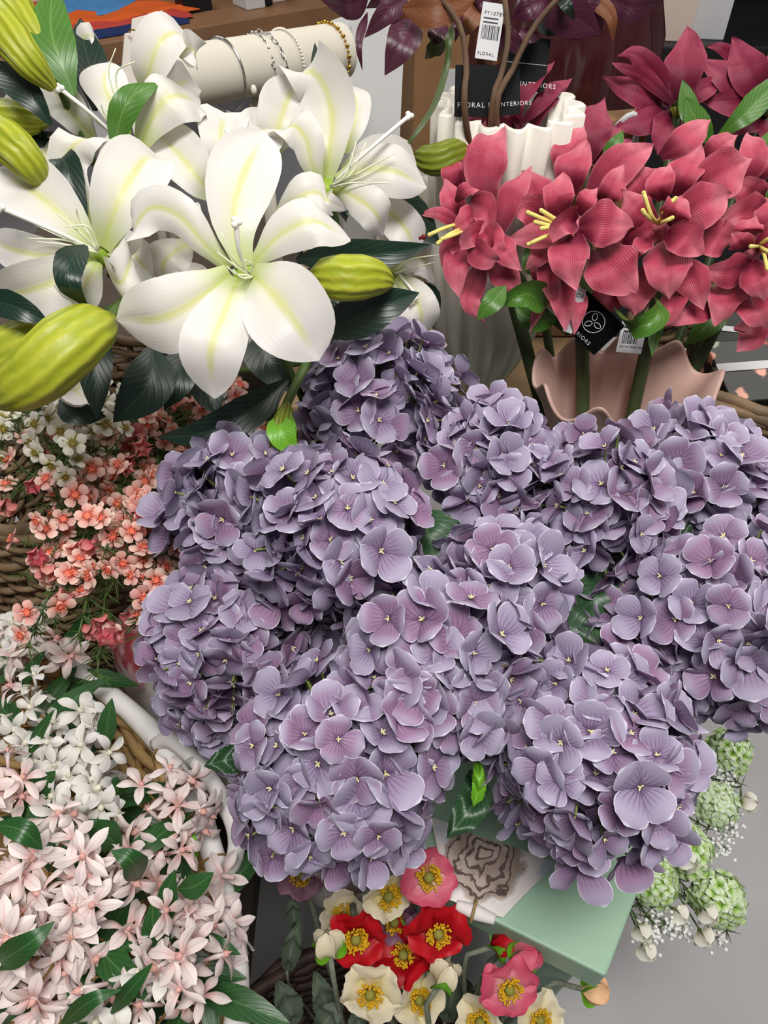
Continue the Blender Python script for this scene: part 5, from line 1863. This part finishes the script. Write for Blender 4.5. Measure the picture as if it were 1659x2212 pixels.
wax_spray([(210, 1455, .69), (215, 1400, .70)], 'pink waxflower spray with the lowest blossoms above the white basket rim', 'p', 8, .027, 14, PG)
wax_spray([(310, 1300, .71), (325, 1430, .71), (250, 1250, .71), (300, 1370, .70)], 'pink waxflower spray tucked against the left edge hydrangea', 'p', 11, .033, 15, PG)
wax_spray([(5, 1090, .78)], 'pink waxflower spray cut by the left border', 'p', 6, .02, 16, PG)

# ------------------------------------------------------------------ star flowers in the white basket
def star_blossom(seed, L=.027, hw=.0052):
    r = random.Random(seed)
    m = MB(); z = V((0, 0, 1))
    for k in range(5):
        a = 2 * PI * k / 5 + r.uniform(-.22, .22)
        rd = V((math.cos(a), math.sin(a), 0)); tn = V((-math.sin(a), math.cos(a), 0))
        l = L * r.uniform(.85, 1.12); up = r.uniform(-.45, .75)
        pts = [rd * .002 + z * .0, rd * l * .4 + z * l * .28 * (up + .35), rd * l * .75 + z * l * .45 * up, rd * l + z * l * (.42 * up - .1)]
        petal(m, pts, hw * r.uniform(.85, 1.15), STAR, tn, r.uniform(-.4, .5), n=9, nc=5, groove=.15, ruf=.05, fr=6, ph=r.uniform(0, 6))
    m.tube([V((0, 0, -.016)), V((0, 0, -.006)), V((0, 0, .001))], [.0014, .0019, .0026], 6)
    return m


def star_center(seed):
    m = MB(); m.ball((0, 0, .002), (.0027, .0027, .0032), 8, 5)
    m.tube([V((0, 0, .004)), V((.0006, 0, .007))], [.0012, .0003], 5)
    return m


SP = [proto('blossom', star_blossom(s, .0225, .0046), M['star_p']) for s in range(6)]
SW = [proto('blossom', star_blossom(s + 30, .0205, .0050), M['star_w']) for s in range(6)]
SCP = proto('flower_center', star_center(1), M['star_cp'])
SCW = proto('flower_center', star_center(1), M['star_cw'])


def star_spray(c, label, kind, n, spread, seed, leaves=(), group=None):
    r = random.Random(seed)
    C = at(*c)
    root = V((C.x * .75 - .595 * .25, C.y * .75 + .061 * .25, .60))
    t = thing('star_flower_spray', root, label, 'flower', group)
    st = MB()
    top = C - V((0, 0, .05))
    st.tube(curve([root, root.lerp(top, .5), top, C], 16), .0026, 6)
    for k in range(n):
        dr = V((r.gauss(0, 1), r.gauss(0, 1), r.gauss(0, .9))).normalized()
        if dr.z < -.4:
            dr.z *= -.5
        dr = (dr + (EYE - C).normalized() * .55).normalized()
        q = C + dr * spread * r.uniform(.35, 1.05)
        st.tube(curve([top.lerp(C, r.uniform(.2, 1)), C.lerp(q, .5) + V((0, 0, -.008)), q - dr * .012], 6), .0011, 4, False)
        nor = (dr * .9 + (EYE - q).normalized() * .25 + V((r.gauss(0, .5), r.gauss(0, .5), r.gauss(0, .5)))).normalized()
        mx = Matrix.Translation(q) @ rot_to(nor, r.uniform(0, 6)) @ Matrix.Scale(r.uniform(.85, 1.2), 4)
        if kind == 'p':
            place(SP[r.randrange(6)], 'blossom', t, mx, SCP, 'flower_center')
        else:
            place(SW[r.randrange(6)], 'blossom', t, mx, SCW, 'flower_center')
    build('stem', st, M['tan_stem'], t)
    for pts, W, mt in leaves:
        leaf(t, pts, c[2] - .05, W, mt, fold=.15, prof=LANCE)
    for k in range(3):
        a = r.uniform(0, 6.28)
        d_ = V((math.cos(a), math.sin(a), r.uniform(-.2, .4))).normalized()
        p0 = C - V((0, 0, .03)); m = MB()
        petal(m, [p0, p0 + d_ * .05, p0 + d_ * .095 - V((0, 0, .012))], .012, LANCE, d_.cross(V((0, 0, 1))), 0, fold=.15, n=12, nc=7)
        build('leaf', m, M['sleaf'], t)
    return t


SG, SWG = 'blush star flower sprays', 'white star flower sprays'
star_spray((80, 1910, .60), 'blush star flower spray at the left border beside the upper green leaf', 'p', 16, .060, 1, [([(-10, 1780, .0), (50, 1795, -.01), (92, 1835, .0)], 48, 'sleaf')], SG)
star_spray((200, 1880, .61), 'blush star flower spray left of the short dark leaf, large and bright', 'p', 14, .058, 2, [([(300, 1900, .02), (285, 1860, -.01), (240, 1838, -.01)], 60, 'sleaf')], SG)
star_spray((370, 1765, .70), 'blush star flower spray leaning against the upper white basket rim', 'p', 15, .052, 3, [([(415, 1870, .03), (418, 1830, .02), (410, 1790, .02)], 26, 'bright')], SG)
star_spray((150, 1985, .58), 'blush star flower spray in front of the left border one, above the long dark leaf', 'p', 14, .058, 4, [([(-20, 2090, .0), (60, 2040, -.02), (118, 1990, -.01)], 62, 'sleaf')], SG)
star_spray((110, 2150, .57), 'blush star flower spray at the lower left corner with drooping open blossoms', 'p', 13, .056, 5, [([(130, 2215, .0), (200, 2160, -.02), (262, 2138, -.01)], 40, 'sleaf')], SG)
star_spray((390, 2110, .59), 'blush star flower spray lowest, right at the bottom of the picture', 'p', 18, .058, 6, [([(240, 2190, .0), (280, 2140, -.01), (330, 2080, -.01)], 36, 'sleaf')], SG)
star_spray((470, 2070, .66), 'blush star flower spray reaching over the basket end at right', 'p', 12, .048, 7, [([(420, 2030, .01), (470, 2040, -.01), (520, 2062, -.01)], 36, 'sleaf')], SG)
star_spray((330, 1900, .66), 'blush star flower spray in shade between two upright leaves', 'p', 12, .055, 8, [([(362, 2072, .0), (332, 2010, -.02), (330, 1945, -.02)], 58, 'sleaf'), ([(370, 1985, .0), (362, 1930, -.01), (378, 1878, -.01)], 44, 'sleaf'), ([(385, 1920, .0), (420, 1915, -.01), (462, 1885, -.01)], 50, 'sleaf')], SG)
star_spray((420, 1970, .65), 'blush star flower spray beside the lower white basket rim', 'p', 13, .052, 9, [([(190, 2060, .0), (250, 2048, -.02), (302, 2042, -.01)], 42, 'sleaf')], SG)
star_spray((270, 2050, .60), 'blush star flower spray in the shaded middle of the lower mass', 'p', 13, .055, 10, (), SG)
star_spray((15, 1730, .66), 'blush star flower spray darker, at the left border under the white ones', 'p', 8, .045, 11, (), SG)
star_spray((110, 1430, .82), 'blush star flower spray farthest back, dusky, under the lowest waxflowers', 'p', 12, .055, 12, [([(50, 1490, .0), (70, 1440, -.01), (98, 1405, -.01)], 26, 'sleaf')], SG)
star_spray((40, 1560, .74), 'white star flower spray at the left border, upper middle', 'w', 14, .060, 13, [([(62, 1640, .0), (85, 1580, -.01), (118, 1532, -.01)], 24, 'sleaf')], SWG)
star_spray((170, 1610, .72), 'white star flower spray in the centre with its leaf hanging below', 'w', 14, .058, 14, [([(65, 1765, .0), (75, 1710, -.01), (120, 1665, -.01)], 64, 'sleaf')], SWG)
star_spray((150, 1725, .68), 'white star flower spray lowest of the white cluster, open star facing up', 'w', 11, .050, 15, [([(260, 1830, .02), (210, 1790, .0), (190, 1770, .0)], 66, 'sleaf')], SWG)
star_spray((50, 1395, .84), 'white star flower spray farthest back at the left border', 'w', 12, .055, 16, (), SWG)
star_spray((210, 1700, .74), 'white star flower spray at right in shade next to the basket inside', 'w', 9, .045, 17, [([(250, 1720, .0), (262, 1690, -.01), (276, 1712, -.01)], 40, 'sleaf'), ([(228, 1620, .0), (232, 1560, -.01), (242, 1508, -.01)], 40, 'sleaf')], SWG)
star_spray((250, 2200, .56), 'white star flower spray cut by the bottom border among blush ones', 'w', 9, .045, 18, (), SWG)

# ------------------------------------------------------------------ snowball sprays beside the table
SR = V((.27, .47, .20))
SNG = 'snowball sprays by the mint table'
snow_pet = MB()
for k in range(4):
    a = PI / 2 * k
    rd = V((math.cos(a), math.sin(a), 0)); tn = V((-math.sin(a), math.cos(a), 0))
    petal(snow_pet, [rd * .0005, rd * .0045 + V((0, 0, .0035)), rd * .0085 + V((0, 0, .003))], .0042, ROUND, tn, .3, n=5, nc=4)


def snowball(px, py, d, r_, label, seed, beads=(), buds=(), sprigs=()):
    r = random.Random(seed)
    C = at(px, py, d)
    t = thing('snowball_spray', SR + V((r.uniform(-.03, .03), r.uniform(-.03, .03), 0)), label, 'flower', SNG)
    R0 = origin_of(t)
    up = V((R0.x, R0.y, .46))
    m = MB(); P = curve([R0, up, up.lerp(C, .6) + V((0, 0, .03)), C], 24); m.tube(P, .0025, 6)
    nd = MB()
    ball = MB()
    base = snow_pet
    for i in range(90):
        z = 1 - 2 * (i + .5) / 90; a = i * 2.39996; s = math.sqrt(1 - z * z)
        dr = V((s * math.cos(a), s * math.sin(a), z))
        mx = Matrix.Translation(C + dr * r_ * r.uniform(.74, 1.0)) @ rot_to((dr + V((r.gauss(0, .2), r.gauss(0, .2), r.gauss(0, .2)))).normalized(), r.uniform(0, 6)) @ Matrix.Scale(r_ / .024, 4)
        ball.add([mx @ V(v) for v in base.v], base.f, base.uv)
    build('flower_head', ball, M['snow_g'], t)
    for bi, (x, y, dd) in enumerate(beads):
        B = at(x, y, dd); bm_ = MB()
        m.tube(curve([P[14 + bi * 3], P[16].lerp(B, .6), B], 8), .0012, 5, False)
        for k in range(48):
            q = B + V((r.gauss(0, .0085), r.gauss(0, .0085), r.gauss(0, .007)))
            bm_.ball(q, .0027, 6, 4)
            if k % 3 == 0:
                m.tube([B, q], .0004, 3, False)
        build('bead_flowers', bm_, M['snow_w'], t)
    for (x, y, dd) in buds:
        B = at(x, y, dd); bb = MB()
        m.tube(curve([P[17], P[18].lerp(B, .5), B], 8), .0012, 5, False)
        dr = (B - P[18]).normalized()
        o1 = dr.orthogonal().normalized(); o2 = dr.cross(o1)
        for k in range(5):
            a = 2 * PI * k / 5; rd = o1 * math.cos(a) + o2 * math.sin(a); tn = o2 * math.cos(a) - o1 * math.sin(a)
            petal(bb, [B + rd * .002, B + rd * .010 + dr * .008, B + rd * .004 + dr * .019], .0075, ROUND, tn, .3, n=7, nc=5)
        build('flower_bud', bb, M['wax_w'], t)
        nd.ball(B, .0035, 6, 4)
    for (x, y, dd) in sprigs:
        B = at(x, y, dd)
        Q = curve([P[15], P[17].lerp(B, .5), B], 12); m.tube(Q, .0011, 5, False)
        for q in Q[2:]:
            for k in range(7):
                e = q + V((r.gauss(0, 1), r.gauss(0, 1), r.gauss(0, 1))).normalized() * .016
                nd.tube([q, e], [.0009, .0003], 3, False)
    for k in range(5):
        p0 = P[12 + 2 * k]; d_ = V((r.gauss(0, 1), r.gauss(0, 1), r.gauss(0, .5))).normalized(); lf = MB()
        petal(lf, [p0, p0 + d_ * .02, p0 + d_ * .04], .007, LANCE, d_.cross(V((.1, .2, 1))), .2, n=8, nc=5)
        build('leaf', lf, M['sleaf'], t)
    build('stem', m, M['stem'], t)
    build('foliage', nd, M['needle'], t)


snowball(1575, 1625, .98, .027, 'lime snowball spray highest, under the right edge hydrangea', 1, [(1565, 1660, .97)], (), [(1540, 1690, .97), (1590, 1690, .97)])
snowball(1545, 1735, .96, .027, 'lime snowball spray with a single white bud sticking out right', 2, [(1575, 1790, .95), (1555, 1825, .95)], [(1603, 1732, .95)], [(1530, 1790, .95), (1600, 1700, .95)])
snowball(1480, 1835, .94, .031, 'lime snowball spray in the middle beside the table corner hydrangea', 3, (), [(1475, 1855, .905)], [(1430, 1830, .93), (1500, 1900, .94)])
snowball(1413, 1905, .92, .027, 'lime snowball spray touching the mint table edge', 4, [(1440, 2000, .90), (1400, 2020, .90)], [(1455, 1965, .91), (1380, 2000, .90), (1390, 2040, .90)], [(1395, 1975, .91), (1420, 2010, .9)])
snowball(1550, 1940, .92, .031, 'lime snowball spray lowest and largest, at the far right over the floor', 5, [(1545, 2020, .91), (1475, 2000, .92)], [(1520, 1965, .89), (1512, 2010, .90)], [(1570, 2010, .91), (1500, 1960, .92)])

# ------------------------------------------------------------------ poppies
PR = V((.02, .06, .12))
POG = 'poppy stems in the dark basket'


def poppy(px, py, d, R, face, mat, label, seed, npet=5, cupk=.25):
    r = random.Random(seed)
    C = at(px, py, d)
    root = PR + V((r.uniform(-.07, .07), r.uniform(-.06, .06), 0))
    t = thing('poppy', root, label, 'flower', POG)
    nz = (RT * face[0] + UP * face[1] - FW * face[2]).normalized()
    o1 = nz.orthogonal().normalized(); o2 = nz.cross(o1)
    rimp = root + V((0, 0, .38)); rimp = rimp.lerp(V((C.x, C.y, rimp.z)), .45)
    m = MB(); m.tube(curve([root, rimp, C - nz * .05 - V((0, 0, .02)), C - nz * .004], 20), .0032, 8); build('stem', m, M['fuzzy'], t)
    for k in range(npet):
        a = 2 * PI * k / npet + r.uniform(-.2, .2) + (seed % 3)
        rd = o1 * math.cos(a) + o2 * math.sin(a); tn = o2 * math.cos(a) - o1 * math.sin(a)
        l = R * r.uniform(.92, 1.12)
        up = cupk * r.uniform(.6, 1.4)
        e = nz * (.0012 * (k % 2))
        m = MB()
        petal(m, [C + rd * .003 + e, C + rd * l * .4 + nz * l * .30 * up + e, C + rd * l * .75 + nz * l * .75 * up + e, C + rd * l * 1.0 + nz * l * (1.0 * up) + e], R * .72,
              [(0, .25), (.2, .6), (.45, .95), (.7, 1.05), (.88, .9), (1, .62)], tn, .28, ruf=.10, fr=14, ph=r.uniform(0, 6), n=14, nc=11)
        # crinkled outer edge
        m.v = [tuple(V(v) + nz * .003 * noise.noise(V(v) * 90) + rd * .003 * noise.noise(V(v) * 120)) for v in m.v]
        build('petal', m, M[mat], t)
    m = MB()
    m.ball(C + nz * .006, (.0052, .0052, .0052), 12, 8)
    build('seed_pod', m, M['pod'], t)
    m = MB()
    for k in range(80):
        a = r.uniform(0, 6.28); q = r.uniform(.007, .0128)
        p = C + (o1 * math.cos(a) + o2 * math.sin(a)) * q + nz * r.uniform(.006, .011)
        m.tube([C + (o1 * math.cos(a) + o2 * math.sin(a)) * .005 + nz * .002, p], [.0004, .0005], 3, False)
        m.ball(p, (.0014, .0014, .0014), 5, 3)
    build('stamens', m, M['stamen'], t)
    return t


def poppy_bud(px, py, d, dirn, mat, label, seed, R=.0115, cols='bright'):
    r = random.Random(seed)
    C = at(px, py, d)
    root = PR + V((r.uniform(-.07, .07), r.uniform(-.06, .06), 0))
    t = thing('poppy_bud', root, label, 'flower', POG)
    ax_ = (RT * dirn[0] + UP * dirn[1] - FW * dirn[2]).normalized()
    rimp = root + V((0, 0, .38)); rimp = rimp.lerp(V((C.x, C.y, rimp.z)), .45)
    m = MB(); m.tube(curve([root, rimp, C - ax_ * .05, C - ax_ * R * .9], 20), .0028, 8); build('stem', m, M['fuzzy'], t)
    o1 = ax_.orthogonal().normalized(); o2 = ax_.cross(o1)
    m = MB()
    for k in range(5):
        a = 2 * PI * k / 5; rd = o1 * math.cos(a) + o2 * math.sin(a); tn = o2 * math.cos(a) - o1 * math.sin(a)
        b0 = C - ax_ * R
        petal(m, [b0 + rd * R * .2, b0 + rd * R * .95 + ax_ * R * .9, b0 + rd * R * .8 + ax_ * R * 1.8, b0 + rd * R * .2 + ax_ * R * 2.5], R * .85, ROUND, tn, .3, ruf=.06, n=9, nc=7)
    build('petals', m, M[mat], t)
    m = MB()
    for k in range(2):
        a = PI * k + .5 + seed; rd = o1 * math.cos(a) + o2 * math.sin(a); tn = o2 * math.cos(a) - o1 * math.sin(a); b0 = C - ax_ * R * 1.05
        petal(m, [b0, b0 + rd * R * 1.05 + ax_ * R * .7, b0 + rd * R * 1.05 + ax_ * R * 1.6], R * .95, OVAL, tn, .3, n=8, nc=6)
    build('sepal', m, M['bright' if cols == 'bright' else cols], t)
    return t


poppy(925, 1893, .715, 0.0248, (.05, .25, 1), 'pop_p', 'pink poppy under the lowest hydrangea, beside the towel', 1)
poppy(835, 1932, .73, 0.0240, (.35, .1, 1), 'pop_c', 'cream poppy turned right between the hydrangea and the upper pink poppy', 2)
poppy(768, 2022, .735, 0.0272, (.1, -.05, 1), 'pop_r', 'red poppy at left beside the white bud', 3)
poppy(945, 2010, .73, 0.0288, (.1, -.05, 1), 'pop_r', 'red poppy at right below the upper pink poppy', 4)
poppy(875, 2065, .775, 0.0288, (-.2, .4, .5), 'pop_r', 'red poppy behind, between the two front red ones', 5, 5, .4)
poppy(800, 2140, .715, 0.0272, (-.05, -.05, 1), 'pop_c', 'cream poppy facing the viewer with bright yellow stamens, lowest middle', 6)
poppy(1097, 2130, .715, 0.0272, (.15, 0, 1), 'pop_p', 'pink poppy at right under the mint table edge', 7)
poppy(648, 1885, .80, 0.0248, (.1, .3, 1), 'pop_m', 'mauve poppy in shade over the floral cushion', 8)
poppy(852, 1990, .79, 0.0224, (0, .3, .8), 'pop_m', 'mauve poppy hidden in the gap behind the upper cream poppy', 9)
poppy(1160, 2200, .76, 0.0264, (.3, .2, .8), 'pop_c', 'cream poppy cut by the bottom border behind the right pink one', 10)
poppy(1040, 2205, .75, 0.0240, (-.3, .2, .8), 'pop_c', 'cream poppy at the bottom border left of the right pink one', 11)
poppy(745, 1985, .78, 0.0240, (-.2, .6, .5), 'pop_c', 'cream poppy behind the left red one, only its edge showing', 12)
poppy(900, 2160, .77, 0.0272, (.4, .3, .6), 'pop_c', 'cream poppy in shade behind the front cream one', 13)
poppy_bud(710, 2042, .72, (-.1, 1, .3), 'pop_c', 'white poppy bud left of the left red poppy', 21)
poppy_bud(960, 2108, .73, (.3, .8, .3), 'pop_c', 'white poppy bud below the right red poppy', 22)
poppy_bud(1085, 2035, .75, (.6, .5, .3), 'pop_r', 'red poppy bud above the right pink poppy', 23)
poppy_bud(1132, 2068, .73, (.7, .6, .3), 'pop_p', 'pink poppy bud above right of the right pink poppy', 24)
poppy_bud(1280, 2138, .80, (1, .0, .1), 'peach', 'peach poppy bud sticking out under the mint table corner', 25)
poppy_bud(895, 1995, .76, (-.2, .8, .3), 'pop_m', 'green poppy bud closed between the red poppies', 26, .009)
t = thing('poppy_foliage', PR + V((0, .05, 0)), 'grey-green lobed poppy leaves filling the dark basket', 'foliage')
m = MB()
st = MB()
for k, (x, y, d_, x2, y2, W) in enumerate([(960, 2210, .86, 1000, 2080, 80), (1010, 2200, .85, 1060, 2110, 70), (640, 2215, .84, 600, 2120, 90), (720, 2215, .84, 680, 2100, 80), (620, 2100, .86, 650, 1990, 60), (880, 2230, .82, 930, 2140, 90), (780, 2220, .84, 760, 2190, 90), (560, 2230, .84, 600, 2180, 100), (690, 2230, .80, 740, 2170, 90), (1130, 2230, .86, 1200, 2190, 70), (640, 2010, .86, 630, 1930, 46)]):
    a_, b_ = at(x, y, d_), at(x2, y2, d_ - .03)
    mid_ = a_.lerp(b_, .5) + V((0, 0, .015))
    st.tube(curve([origin_of(t), a_ - V((0, 0, .1)), a_], 8), .002, 5)
    serrated_leaf(m, [a_, mid_, b_], W * .7 / 2 / FPX * d_, (b_ - a_).cross(mid_ - EYE), .2)
build('leaf', m, M['grey_leaf'], t)
build('stem', st, M['fuzzy'], t)
